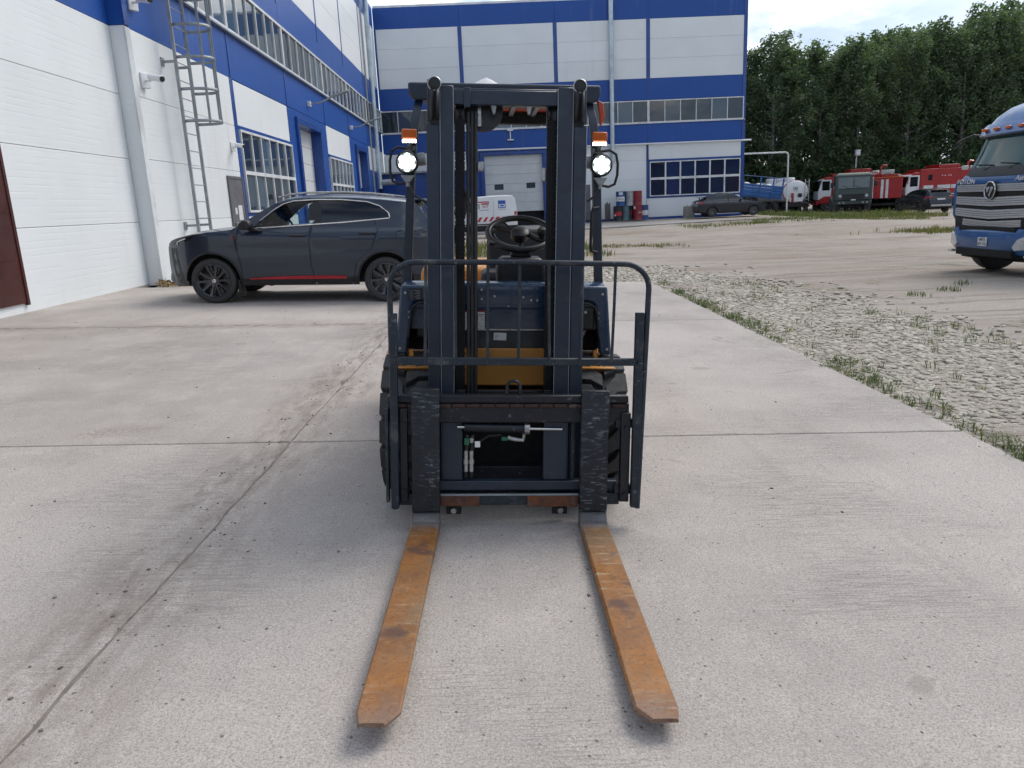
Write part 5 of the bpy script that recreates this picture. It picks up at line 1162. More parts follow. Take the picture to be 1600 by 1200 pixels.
    T2 = Matrix.Translation((1.10, -.38, 1.13)) @ Matrix.Rotation(R(65), 4, 'Y'); MB(T2).tube([(.185 * math.cos(a), .185 * math.sin(a), 0) for a in [2 * math.pi * i / 28 for i in range(28)]], .017, 8, True).build('steering_wheel', M_['black'], C_)
    MB().box(1.0, 3.1, -.70, .70, .55, .62).build('cabin_floor', M_['black_matte'], C_)
suv_add()
# dark hatchback at the far wall
P_navy = car_paint('faded_dark_blue', (.008, .013, .026), .1, .3)
HAT = dict(prof=[(-.76, .32), (-.80, .42), (-.79, .60), (-.74, .70), (-.50, .78), (-.1, .86), (.30, .91), (.45, .935), (.62, 1.02), (.95, 1.24), (1.15, 1.345), (1.45, 1.395), (1.9, 1.40), (2.25, 1.36), (2.6, 1.24), (2.95, 1.06), (3.15, 1.02), (3.28, .96), (3.34, .80), (3.37, .55), (3.33, .34)],
    hw=.84, gw=.58, belt=.90, roof=1.40, wheels=[0, 2.49], wr=.29, arch=.345, rim=.185, sill=.21, rearlow=(3.30, .27), frontlow=(-.70, .22), ww=.18,
    dlo=[(.72, .93), (1.02, 1.17), (1.2, 1.265), (1.5, 1.31), (1.9, 1.31), (2.25, 1.255), (2.62, 1.10), (2.74, .985), (2.0, .945)], bpost=(1.50, 1.58, 2.3),
    seams=[[(.50, .22), (.53, .5), (.52, .93)], [(1.54, .22), (1.54, .6), (1.54, .94)], [(2.10, .22), (2.2, .55), (2.4, .8), (2.42, .96)]], clad=[(-1, .20), (0, .26), (2, .26), (3.6, .30)],
    lampf=[(-.74, .58), (-.5, .60), (-.46, .70), (-.68, .70)], lampr=[(3.06, .78), (3.33, .76), (3.3, .92), (3.10, .92)],
    cuts=[('front_bumper', 0, 3, 'paint', 0), ('bonnet', 3, 7, 'paint', 0), ('windscreen', 7, 10, 'glass_car', 1), ('roof', 10, 13, 'paint', 0), ('rear_window', 13, 15, 'glass_car', 1), ('tailgate', 15, 20, 'paint', 0)], style='disc', spokes=12, lip=.008, nose=.26, tail=.18)
hat, HW_ = car('dark_blue_hatchback', 'dark blue five door hatchback parked nose right below the blue windows', 'car', (15.85, 46.85, .03), R(180), HAT, P_navy)
MB().box(2.78, 3.12, -.62, .62, 1.155, 1.185).build('spoiler', P_navy, hat, .012)
for y in (-.45, .45): MB().box(2.92, 2.97, y - .03, y + .03, 1.03, 1.16).build('spoiler_post', P_navy, hat)
for s in (-1, 1):
    MB().prism([(.74, .93), (.86, .93), (.88, 1.02), (.76, 1.02)], s * .80, s * .95).build('mirror', M_['black'], hat, .02)
    for hx in (1.38, 2.28): MB().box(hx - .08, hx + .08, -.012, .012, -.014, .014, T=Matrix.Translation((0, s * (HW_(hx, .80) + .012), .80))).build('door_handle', M_['black'], hat, .008)
    MB().box(3.2, 3.36, s * .45 - .14, s * .45 + .14, .80, .90).build('rear_lamp', M_['lens'], hat, .02)
# black estate seen from behind beside the blue truck
P_black = car_paint('black_violet_metallic', (.014, .015, .022), .3, .22)
WAG = dict(prof=[(-.80, .32), (-.86, .45), (-.85, .65), (-.80, .76), (-.55, .88), (-.15, .97), (.30, 1.03), (.48, 1.06), (.70, 1.18), (1.02, 1.38), (1.25, 1.46), (1.6, 1.495), (2.1, 1.50), (2.6, 1.475), (3.0, 1.44), (3.22, 1.40), (3.38, 1.20), (3.46, 1.02), (3.50, .80), (3.55, .58), (3.50, .36)],
    hw=.88, gw=.62, belt=1.0, roof=1.50, wheels=[0, 2.635], wr=.32, arch=.385, rim=.22, sill=.25, rearlow=(3.46, .32), frontlow=(-.74, .25), ww=.21,
    dlo=[(.80, 1.05), (1.08, 1.28), (1.28, 1.375), (1.6, 1.41), (2.1, 1.415), (2.6, 1.39), (3.0, 1.30), (3.08, 1.19), (2.9, 1.14), (2.2, 1.09)], bpost=(1.55, 1.63, 2.48),
    seams=[[(.52, .26), (.55, .6), (.56, 1.04)], [(1.59, .26), (1.59, .7), (1.59, 1.06)], [(2.15, .26), (2.3, .65), (2.55, .9), (2.58, 1.1)]], clad=[(-1, .30), (0, .34), (.5, .40), (2.1, .40), (3.0, .44), (3.7, .50)],
    lampf=[(-.80, .66), (-.5, .72), (-.35, .86), (-.6, .82)], lampr=[(3.05, .92), (3.45, .94), (3.42, 1.04), (3.1, 1.03)],
    cuts=[('front_bumper', 0, 3, 'paint', 0), ('bonnet', 3, 7, 'paint', 0), ('windscreen', 7, 10, 'glass_car', 1), ('roof', 10, 15, 'paint', 0), ('rear_window', 15, 17, 'glass_car', 1), ('tailgate', 17, 20, 'paint', 0)], lip=.014, spokes=8)
wag, WW_ = car('black_estate_car', 'black estate car seen from behind, parked between the red trucks and the blue truck', 'car', (27.92, 50.5), R(-90 - 2), WAG, P_black)
MB().box(3.47, 3.56, -.24, .24, .80, .91).build('number_plate', M_['sticker'], wag, .006)
MB().box(3.50, 3.585, -.62, .62, .42, .54).build('bumper_insert', M_['silver'], wag, .02)
for s in (-1, 1):
    MB().box(3.40, 3.49, s * .62 - .16, s * .62 + .16, .93, 1.02).build('rear_lamp', M_['red_lens'], wag, .02); MB().prism([(.84, 1.05), (.97, 1.05), (.98, 1.15), (.86, 1.15)], s * .84, s * 1.0).build('mirror', M_['black'], wag, .02)
    MB().tube([(1.3, s * .56, 1.50), (1.6, s * .58, 1.535), (2.4, s * .58, 1.53), (2.9, s * .55, 1.48)], .013, 6).build('roof_rail', M_['silver'], wag)
MB().box(3.14, 3.36, -.5, .5, 1.385, 1.415).build('spoiler', P_black, wag, .01)
# white delivery van beyond the forklift
VAN = dict(prof=[(-.76, .34), (-.80, .45), (-.80, .70), (-.76, .82), (-.55, .93), (-.2, 1.0), (.15, 1.04), (.32, 1.08), (.60, 1.34), (.85, 1.55), (1.05, 1.67), (1.35, 1.77), (1.8, 1.83), (2.5, 1.86), (3.1, 1.86), (3.40, 1.83), (3.50, 1.72), (3.56, 1.30), (3.58, .9), (3.58, .6), (3.56, .36)],
    hw=.88, gw=.74, belt=1.08, roof=1.86, wheels=[0, 2.80], wr=.31, arch=.37, rim=.2, sill=.25, rearlow=(3.54, .30), frontlow=(-.70, .26), ww=.19,
    dlo=[(.55, 1.12), (.80, 1.36), (1.0, 1.52), (1.2, 1.57), (1.42, 1.57), (1.45, 1.12)], bpost=(1.5, 1.6, 1.7),
    seams=[[(.42, .28), (.45, .6), (.46, 1.1)], [(1.56, .28), (1.56, .9), (1.56, 1.68)], [(2.5, .28), (2.5, .9), (2.5, 1.72)]], clad=[(-1, .34), (0, .5), (.5, .52), (2.4, .52), (3.0, .5), (3.7, .5)],
    lampf=[(-.74, .72), (-.5, .78), (-.42, .92), (-.66, .86)], lampr=[(3.44, .95), (3.56, .95), (3.55, 1.12), (3.44, 1.12)],
    cuts=[('front_bumper', 0, 3, 'black', 0), ('bonnet', 3, 7, 'paint', 0), ('windscreen', 7, 10, 'glass_car', 1), ('roof', 10, 16, 'paint', 0), ('rear_doors', 16, 20, 'paint', 0)], lip=.008, nose=.24, tail=.06, crease=.004, style='disc', spokes=12)
van, VW_ = car('white_delivery_van', 'white panel van with red slanted stripes and stickers beyond the forklift', 'van', (-2.32, 36.2), R(1), VAN, M_['white'])
VM = lambda x, z, d: frame_M((x, -(VW_(x, z) + d), z), (1, 0, 0), (0, 0, 1))
def vq(pts, mat, d=.006, name='stripe'):
    q = MB(); q.add([(x, -(VW_(x, z) + d), z) for x, z in pts], [tuple(range(len(pts)))]); return q.build(name, M_[mat], van, ang=0, recalc=False)
for k in range(6): vq([(1.72 + .27 * k, .70), (1.84 + .27 * k, .70), (1.98 + .27 * k, .90), (1.86 + .27 * k, .90)], 'redink')
for k in range(3): vq([(2.55 + .30 * k, .80), (2.64 + .30 * k, .80), (2.72 + .30 * k, .90), (2.63 + .30 * k, .90)], 'redink', .009)
vq([(1.80, 1.55), (2.32, 1.55), (2.32, 1.60), (1.80, 1.60)], 'redink', name='sticker'); vq([(1.80, 1.28), (1.88, 1.28), (1.88, 1.50), (1.80, 1.50)], 'steel_paint', name='sticker')
lettering('van_lettering', '24/7', .17, M_['redink'], van, VM(2.12, 1.36, .008)); lettering('van_lettering', 'СЕРВИС', .095, M_['redink'], van, VM(2.12, 1.49, .006)) if False else vq([(1.95, 1.46), (2.30, 1.46), (2.30, 1.52), (1.95, 1.52)], 'redink', name='sticker')
for a, b in ((1.86, 1.95), (1.98, 2.10), (2.13, 2.27)): vq([(a, 1.205), (b, 1.205), (b, 1.225), (a, 1.225)], 'ink', name='sticker_print')
vq([(2.72, 1.28), (3.06, 1.28), (3.06, 1.62), (2.72, 1.62)], 'blueink', name='sticker'); vq([(2.75, 1.32), (3.03, 1.32), (3.03, 1.46), (2.75, 1.46)], 'sticker', .009, 'sticker'); vq([(2.80, 1.36), (2.98, 1.35), (2.96, 1.42), (2.82, 1.43)], 'blueink', .011, 'sticker_print')
for a, b in ((2.74, 2.84), (2.87, 2.97), (3.0, 3.06)): vq([(a, 1.215), (b, 1.215), (b, 1.23), (a, 1.23)], 'ink', name='sticker_print')
MB().box(.45, 2.6, -.90, -.88, .55, .60).build('side_moulding', M_['black'], van, .004)
for s in (-1, 1): MB().prism([(.62, 1.06), (.76, 1.06), (.78, 1.24), (.64, 1.24)], s * .86, s * 1.06).build('mirror', M_['black'], van, .02); MB().box(1.28, 1.44, -.012, .012, -.016, .016, T=Matrix.Translation((0, s * (VW_(1.36, 1.0) + .012), 1.0))).build('door_handle', M_['black'], van, .008)
MB().box(1.44, 1.455, -.90, -.86, 1.12, 1.55).build('window_edge', M_['black'], van)
# low rail in front of the van
RL = thing('low_guard_rail', 'low rusty steel guard rail in the weeds before the white van', 'rail', (0, 30.2, g(0, 30.2)))
for z in (.20, .40): MB().cyl((-3.6, 0, z), (3.4, 0, z), .03, n=8).build('rail', M_['steel_paint'], RL)
for k in range(6): MB().box(-3.5 + 1.35 * k, -3.44 + 1.35 * k, -.03, .03, -.1, .46).build('post', M_['rust'], RL)
# ------------------------------------------------------------------ blue lorry at the right edge, nose to the left
P_truck = car_paint('truck_blue_metallic', (.010, .088, .265), .10, .28)
LZ = thing('blue_lorry', 'metallic blue lorry with chrome barred grille at the right edge of the yard', 'lorry', (9.12, 13.97, -.245))
ybase = [-1, -.985, -.95, -.88, -.75, -.55, -.3, 0, .3, .55, .75, .88, .95, .985, 1]
def lrow(z, x, h, rnd=.20, back=1.9): return [(back, -h, z)] + [(x + rnd * abs(t) ** 5, h * t, z) for t in ybase] + [(back, h, z)]
def lband(name, rows, mat, lo=0, hi=None, bev=0):
    b = MB(); b.grid([r[lo:hi] if hi else r[lo:] for r in [lrow(*q) for q in rows]]); return b.build(name, mat, LZ, ang=40)
lband('bumper', [(.34, .16, 1.16), (.42, .05, 1.20), (.50, .0, 1.24), (.78, .0, 1.25), (.86, .03, 1.25), (.90, .10, 1.20), (1.02, .16, 1.12)], P_truck)
lband('bumper_skirt', [(.30, .12, 1.12), (.34, .14, 1.16), (.40, .045, 1.205)], M_['black'])
lband('cab_front', [(.95, .17, 1.16, .08), (1.10, .14, 1.18, .08), (1.45, .12, 1.20, .08), (1.70, .12, 1.19, .08), (1.80, .14, 1.17, .1), (1.87, .19, 1.14, .14)], P_truck)
lband('wiper_panel', [(1.80, .130, 1.10, .12), (1.86, .150, 1.10, .12), (1.97, .20, 1.09, .12)], M_['black'], 3, -3)
lband('cab_upper', [(1.86, .22, 1.14, .12), (2.2, .36, 1.12, .12), (2.60, .50, 1.09, .12)], P_truck)
lband('windscreen', [(1.95, .215, 1.12, .12), (2.2, .33, 1.10, .12), (2.58, .47, 1.08, .12)], pm('green_windscreen', (.03, .085, .085), .10, spec=.35, scale=1), 3, -3)
lband('sun_visor', [(2.53, .37, 1.12, .12), (2.56, .34, 1.13, .12), (2.70, .41, 1.12, .12), (2.76, .47, 1.10, .12)], P_truck)
MB().box(.42, .75, -1.02, 1.02, 2.51, 2.55).build('visor_underside', M_['black'], LZ, .01)
lband('roof_deflector', [(2.74, .47, 1.10, .14), (2.90, .58, 1.08, .2), (3.04, .78, 1.05, .2), (3.15, 1.08, 1.02, .2), (3.22, 1.5, .98, .2), (3.25, 1.9, .95, 0)], P_truck)
MB().box(1.85, 2.05, -1.06, 1.06, .9, 2.74).build('cab_back', P_truck, LZ, .05)
for y in (-.85, -.5, -.17, .17, .50, .85): MB().box(.345, .42, y - .06, y + .06, 2.625, 2.68).build('marker_lamp', M_['amber'], LZ, .012, 3)
M_['mesh_chrome'] = pm('grille_silver', (.56, .58, .60), .34, .6, scale=30, col2=(.46, .48, .50), bump=.3, bscale=200)
lband('grille_back', [(.84, .085, 1.10, .045, .2), (1.2, .085, 1.16, .045, .2), (1.67, .085, 1.16, .045, .2)], M_['black_matte'])
for z0, z1, hw, vd in ((1.53, 1.66, 1.13, .0), (1.30, 1.45, 1.13, .035), (1.085, 1.235, 1.12, .05), (.925, 1.04, 1.02, .06)):
    q = MB(); ys2 = [-1, -.95, -.6, -.3, -.001, .3, .6, .95, 1]
    f = [[(.065 + .05 * abs(t) ** 3, hw * t, z0 - vd * (1 - abs(t)) + (.02 if abs(t) > .97 else 0)) for t in ys2], [(.065 + .05 * abs(t) ** 3, hw * t, z1 - vd * .8 * (1 - abs(t)) - (.012 if abs(t) > .97 else 0)) for t in ys2]]
    bk = [[(p[0] + .05, p[1], p[2]) for p in r] for r in f]
    q.grid([bk[0], f[0], f[1], bk[1]]); q.build('grille_bar', M_['mesh_chrome'], LZ, ang=40)
    for k in range(3): MB().tube([(.062 + .05 * abs(t) ** 3, hw * t * .98, z0 + (z1 - z0) * (.25 + .25 * k) - vd * .9 * (1 - abs(t))) for t in ys2], .004, 4).build('grille_groove', M_['rim_dark'], LZ)
bz = 1.545
MB().lathe([(.001, .0), (.150, 0), (.162, .02), (.162, .06)], (.035, 0, bz), (1, 0, 0), 32).build('badge_plate', M_['black'], LZ)
MB().tube([(.030, .150 * math.cos(a), bz + .158 * math.sin(a)) for a in [2 * math.pi * i / 36 for i in range(36)]], .012, 8, True).build('badge_ring', M_['chrome'], LZ)
for pl in ([(.115, .065), (.07, .065), (.035, -.005), (.06, -.04)], [(.055, .065), (.0, .065), (-.0, .055), (.028, .0), (.045, -.055)][:4] + [(.045, -.02)], [(-.03, .068), (-.075, .068), (-.10, .045), (-.015, -.11), (.012, -.085)]):
    MB().prism([(y, bz + z) for y, z in pl], .018, .034, 'x').build('badge_mark', M_['chrome'], LZ, .004)
lettering('lorry_lettering', 'FOTON', .125, M_['sticker'], LZ, frame_M((.085, .82, 1.715), (0, -1, 0), (0, 0, 1)), .006, sx=1.25, shear=.15)
lettering('lorry_lettering', 'Auman', .125, M_['sticker'], LZ, frame_M((.095, -.78, 1.745), (0, -1, 0), (0, 0, 1)), .006, sx=1.2, shear=.3)
MB().box(-.022, -.004, -.13, .13, .545, .705).build('number_plate', M_['sticker'], LZ, .006)
lettering('plate_lettering', 'М015', .075, M_['ink'], LZ, frame_M((-.024, .0, .665), (0, -1, 0), (0, 0, 1)), .001); lettering('plate_lettering', 'МТ 716', .07, M_['ink'], LZ, frame_M((-.024, .0, .585), (0, -1, 0), (0, 0, 1)), .001)
MB().box(-.012, .12, -.80, .80, .355, .50).build('lower_intake', M_['black_matte'], LZ, .02); MB().box(.02, .14, -.80, .80, .82, .90).build('upper_intake', M_['black_matte'], LZ, .01)
for s in (-1, 1):
    P = [(s * 1.20, .76), (s * 1.08, .77), (s * .90, .70), (s * .80, .56), (s * .86, .50), (s * 1.18, .54)]
    q = MB(); n = len(P); q.add([(-.030 + .19 * (abs(y) / 1.25) ** 5, y, z) for y, z in P] + [(.25, y, z) for y, z in P], [tuple(range(n))] + [(i, (i + 1) % n, n + (i + 1) % n, n + i) for i in range(n)]); q.build('headlight', M_['lens'], LZ, .01)
    MB().box(.06, .14, s * 1.10 - .07, s * 1.10 + .07, .385, .43).build('fog_lamp', M_['lens'], LZ, .01)
    MB().prism([(s * 1.15, 1.02), (s * 1.22, 1.10), (s * 1.24, 1.55), (s * 1.19, 1.72), (s * 1.12, 1.72), (s * 1.12, 1.02)], .12, .62, 'x').build('corner_vane', P_truck, LZ, .03)
    MB().tube([(.60, s * 1.08, 2.56), (.42, s * 1.24, 2.60), (.36, s * 1.44, 2.54)], .018, 6).build('mirror_arm', M_['black'], LZ); MB().box(.30, .42, s * 1.47 - .13, s * 1.47 + .13, 2.05, 2.5).build('mirror', M_['black'], LZ, .03) if s < 0 else MB().tube([(.36, 1.40, 2.55), (.34, 1.62, 2.48), (.33, 1.70, 2.38), (.36, 1.52, 2.42), (.36, 1.40, 2.55)], .022, 6).build('mirror', M_['black'], LZ)
    MB().prism([(.55, 2.0), (1.5, 1.95), (1.5, 2.45), (.72, 2.45)], s * 1.12, s * 1.145, 'y').build('door_window', M_['glass_car'], LZ)
    MB().box(.55, 1.6, s * 1.08 - .03, s * 1.08 + .03, .55, .62).build('step', M_['black'], LZ)
    for xw in (.92, 4.6): road_wheel(LZ, xw, s * 1.0, .46, .29, .27, s, 10, 'disc')
for y in (.45, -.25): MB().tube([(.175, y, 1.92), (.22, y - .2, 2.0), (.25, y + .35, 2.03)], .010, 5).build('wiper', M_['black'], LZ)
MB().box(.3, 6.2, -.42, -.34, .75, .95).build('chassis_rail', M_['black'], LZ); MB().box(.3, 6.2, .34, .42, .75, .95).build('chassis_rail', M_['black'], LZ)
MB().box(.6, 1.2, -.85, .85, .40, .52).build('front_axle', M_['black'], LZ, .03); MB().box(4.3, 4.9, -.85, .85, .38, .54).build('rear_axle', M_['black'], LZ, .03)
MB().box(2.3, 6.3, -1.2, 1.2, 1.0, 1.12).build('load_bed', M_['rim_dark'], LZ, .02)

# ------------------------------------------------------------------ drums by the far wall
M_['drum_teal'] = pm('teal_grey_drum', (.10, .17, .20), .5, .2, dirt=(.22, .22, .2), dirt_t=.58, scale=4); M_['drum_grey'] = pm('zinc_grey_drum', (.34, .36, .38), .42, .5, scale=4, dirt=(.2, .19, .18), dirt_t=.62)
M_['drum_blue'] = pm('blue_drum', (.012, .075, .24), .4, .1, scale=4); M_['drum_red'] = pm('red_drum', (.26, .018, .03), .4, .1, scale=4); M_['drum_black'] = pm('black_drum', (.012, .016, .020), .45, .1, scale=4)
def drum(label, x, y, z, mat, bands=(), rz=0):
    D_ = thing('steel_drum', label, 'drum', (x, y, z), (0, 0, R(rz)), 'drums stacked by the far wall'); r = .29; h = .88
    MB().lathe([(.25, .02), (r, 0), (r + .008, .01), (r, .025), (r, .29), (r + .012, .30), (r, .315), (r, .57), (r + .012, .58), (r, .595), (r, .86), (r + .008, .87), (r, .88), (r - .02, .875), (r - .02, .85), (.02, .85)], (0, 0, 0), (0, 0, 1), 32).build('body', M_[mat], D_)
    for (a0, a1, z0, z1, m) in bands:
        q = MB(); q.grid([[((r + .013) * math.sin(R(a)), -(r + .013) * math.cos(R(a)), zz) for a in [a0 + (a1 - a0) * i / 10 for i in range(11)]] for zz in (z0, z1)]); q.build('drum_label', M_[m], D_, ang=60)
    MB().cyl((.15, 0, .85), (.15, 0, .875), .03, n=10).build('bung', M_['steel'], D_)
    return D_
zb = g(8.5, 48.2) + .032
drum('black oil drum with red label at the left of the bottom row', 8.02, 48.05, zb, 'drum_black', [(-58, 40, .30, .54, 'redink'), (-60, -35, .28, .38, 'sticker')])
drum('scuffed teal grey drum second in the bottom row', 8.50, 48.25, zb, 'drum_teal')
drum('dark drum with a red band wedged behind its neighbours in the bottom row', 8.90, 48.55, zb, 'drum_black', [(-80, 80, .32, .58, 'drum_red')])
dd = drum('red drum with white lettering on the bottom row', 9.26, 48.1, zb, 'drum_red', [(-70, -35, .66, .84, 'sticker')])
lettering('drum_lettering', '-ZIC', .17, M_['sticker'], dd, frame_M((.09, -.300, .44), (1, .12, 0), (0, 0, 1)), .003)
drum('blue drum with white band at the right end of the bottom row', 9.70, 48.45, zb, 'drum_blue', [(-80, 80, .26, .56, 'sticker')])
dd = drum('blue drum with white printed band on top of the stack', 8.20, 48.15, zb + .88, 'drum_blue', [(-80, 45, .28, .56, 'sticker'), (-30, 15, .66, .84, 'sticker')])
q = MB(); 
for k in range(4): q.box(-.19 + .09 * k, -.12 + .09 * k, -.304, -.302, .38, .46)
q.build('drum_print', M_['steel_paint'], dd)
drum('bare grey drum on top of the stack', 8.76, 48.25, zb + .88, 'drum_grey'); drum('plain red drum on top of the stack', 9.26, 48.25, zb + .88, 'drum_red')
BK = thing('timber_stack', 'narrow stack of weathered boards leaning on the wall left of the drums', 'boards', (7.52, 48.8, zb))
for k in range(5): MB().box(-.20 + .07 * k, -.145 + .07 * k, -.03, .03, 0, 1.05 + .05 * (k % 3), T=Matrix.Rotation(R(-6 + k), 4, 'X')).build('board', pm('weathered_board', (.10, .075, .06), .85, scale=6), BK, .004)
BL = thing('concrete_block', 'rough grey concrete block behind the dark blue hatchback', 'block', (12.35, 47.6, g(12.3, 47.6) + .03))
MB().prism([(-.30, 0), (.30, 0), (.29, .68), (.2, .70), (-.28, .69)], -.3, .3).build('body', M_['apron'], BL, .02)
for k in range(2): MB().tube([(-.12 + .24 * k, -.06, .66), (-.12 + .24 * k, -.05, .76), (-.12 + .24 * k, .05, .76), (-.12 + .24 * k, .06, .66)], .012, 6).build('lifting_loop', M_['rust'], BL)

# ------------------------------------------------------------------ parked trucks at the wood's edge
M_['army'] = pm('army_green', (.035, .052, .048), .5, scale=2, col2=(.028, .042, .040)); M_['truck_bed_blue'] = pm('bed_blue', (.02, .11, .34), .5, scale=2, dirt=(.1, .1, .1), dirt_t=.66)
def chassis(par, x0, x1, wheels, r=.52, w=.36, trk=.95):
    for s in (-1, 1):
        MB().box(x0, x1, s * .42 - .05, s * .42 + .05, .85, 1.05).build('chassis_rail', M_['black'], par)
        for xw in wheels: road_wheel(par, xw, s * trk, r, w, r * .52, s, 10, 'disc')
    for xw in wheels: MB().box(xw - .15, xw + .15, -trk, trk, r - .12, r + .12).build('axle', M_['black'], par, .03)
def gz(x, y): return g(x, y) - .045
# green cab-over truck: local x from the nose backwards
KA = thing('army_green_truck', 'matt army green cab-over truck parked facing the yard', 'truck', (24.55, 51.7, gz(25, 52)), (0, 0, R(90 - 20)))
MB().prism([(.0, .98), (.02, 1.55), (.10, 1.72), (.22, 2.62), (.34, 2.72), (1.75, 2.74), (1.85, 2.6), (1.85, .98)], -1.14, 1.14, 'y').build('cab', M_['army'], KA, .05, 3)
MB().box(-.02, 1.8, -1.06, 1.06, 2.70, 2.80).build('roof', M_['army'], KA, .06, 3) if False else MB().prism([(.30, 2.70), (.5, 2.80), (1.6, 2.80), (1.8, 2.7)], -1.0, 1.0).build('roof', M_['army'], KA, .03)
T_ = Matrix.Translation((.145, 0, 2.14)) @ Matrix.Rotation(R(7.6), 4, 'Y'); MB(T_).box(-.02, .02, -.98, .98, -.37, .36).build('windscreen', pm('dull_windscreen', (.07, .10, .11), .12, coat=.5, scale=1), KA, .02); MB(T_).box(-.03, .02, -.02, .02, -.37, .36).build('windscreen_post', M_['black'], KA)
for y in (.3, -.4): MB().tube([(.06, y, 1.80), (.08, y + .25, 1.93), (.09, y + .45, 1.96)], .014, 5).build('wiper', M_['black'], KA)
for s in (-1, 1):
    MB().box(.55, 1.35, s * 1.135 - .01, s * 1.135 + .02, 1.78, 2.45).build('door_window', M_['glass_car'], KA, .02); MB().box(.50, 1.42, s * 1.14 - .006, s * 1.14 + .008, 1.05, 1.74).build('door', M_['army'], KA, .01); MB().box(1.2, 1.34, s * 1.155 - .01, s * 1.155 + .015, 1.5, 1.54).build('door_handle', M_['black'], KA)
    MB().lathe([(.001, -.02), (.10, -.015), (.12, .03)], (-.01, s * .82, 1.28), (1, 0, 0), 18).build('headlight', M_['lens'], KA)
    MB().tube([(.3, s * 1.1, 2.2), (.15, s * 1.35, 2.25), (.15, s * 1.35, 1.9)], .015, 5).build('mirror_arm', M_['black'], KA); MB().box(.12, .18, s * 1.35 - .1, s * 1.35 + .1, 1.85, 2.2).build('mirror', M_['black'], KA, .02)
    MB().prism([(.35, .98), (.45, 1.30), (.7, 1.42), (1.3, 1.42), (1.55, 1.25), (1.6, .98)], s * .86, s * 1.2).build('wheel_arch', M_['army'], KA, .03)
for k in range(5): MB().box(-.025, .01, -.66, .66, 1.08 + .07 * k, 1.11 + .07 * k).build('grille_slat', M_['black'], KA)
MB().box(-.12, .06, -1.14, 1.14, .72, .95).build('bumper', M_['army'], KA, .03); MB().box(-.13, -.12, -.14, .14, .98, 1.06).build('number_plate', M_['sticker'], KA)
for y in (-.85, -.6, .6, .85): MB().box(-.14, -.11, y - .05, y + .05, .80, .88).build('lamp', M_['lens'], KA)
chassis(KA, .2, 6.8, (.95, 4.2, 5.5), .60, .40, .92)
# fire engine body with ladders, tail towards the yard
def fire_engine(name, label, loc, rot, body_len=4.2, cab=True, stripes='v'):
    F_ = thing(name, label, 'fire engine', (*loc, gz(*loc)), (0, 0, R(rot)), 'red fire engines at the edge of the wood')
    MB().box(0, body_len, -1.22, 1.22, .95, 2.42).build('body', M_['red'], F_, .04, 2)
    MB().box(-.02, body_len + .02, -1.26, 1.26, 2.42, 2.48).build('roof_edge', M_['amber'], F_, .01)
    for y in (-.22, .10): MB().box(-.012, 0, y - .09, y + .09, .98, 2.3).build('white_stripe', M_['sticker'], F_)
    for s in (-1, 1):
        for k in range(3): MB().box(.25 + 1.3 * k, 1.45 + 1.3 * k, s * 1.22 - .006, s * 1.22 + .012, 1.15, 2.3).build('locker_door', M_['red'], F_, .01)
        for u in (.9, 1.5):
            pass
        MB().box(.1, body_len - .1, s * 1.235 - .004, s * 1.235 + .006, 1.55, 1.68).build('white_stripe', M_['sticker'], F_)
    for (a, b) in ((.70, 1.02), (1.18, 1.5)):
        for y in (a, b): MB().box(-.10, -.06, y - .02, y + .02, 1.0, 2.55).build('ladder_rail', M_['sticker'], F_)
        for k in range(6): MB().box(-.09, -.07, a, b, 1.1 + .26 * k, 1.13 + .26 * k).build('ladder_rung', M_['sticker'], F_)
    for y in (-.5, .1, .7): MB().cyl((.1, y, 2.72), (body_len, y, 2.78), .07, n=10).build('suction_pipe', M_['silver'], F_)
    MB().tube([(.6 + .0 * i, .55 + .30 * math.cos(a), 2.55 + .30 * math.sin(a)) for i, a in enumerate([2 * math.pi * k / 20 for k in range(20)])], .05, 7, True).build('hose_reel', M_['red_lens'], F_)
    MB().box(.3, 1.8, -1.0, .2, 2.48, 2.66).build('roof_gear', M_['red'], F_, .03)
    for x, y in ((.2, -1.0), (.35, -.3), (.3, 1.0)): MB().box(x, x + .12, y - .1, y + .1, 2.5, 2.62).build('roof_lamp', M_['lens'], F_, .02)
    MB().prism([(body_len + .05, .95), (body_len + 1.9, .95), (body_len + 1.85, 1.8), (body_len + 1.7, 2.6), (body_len + .1, 2.62)], -1.18, 1.18).build('cab', M_['red'], F_, .05)
    for s in (-1, 1): MB().box(body_len + .5, body_len + 1.5, s * 1.18 - .01, s * 1.18 + .015, 1.75, 2.4).build('cab_window', M_['glass_car'], F_, .02)
    chassis(F_, .1, body_len + 1.6, (1.0, 2.3, body_len + .9), .52, .34, .98)
    return F_
fire_engine('fire_engine', 'red fire engine with white ladders on its tail and pipes on the roof', (29.0, 56.4), 90 - 28)
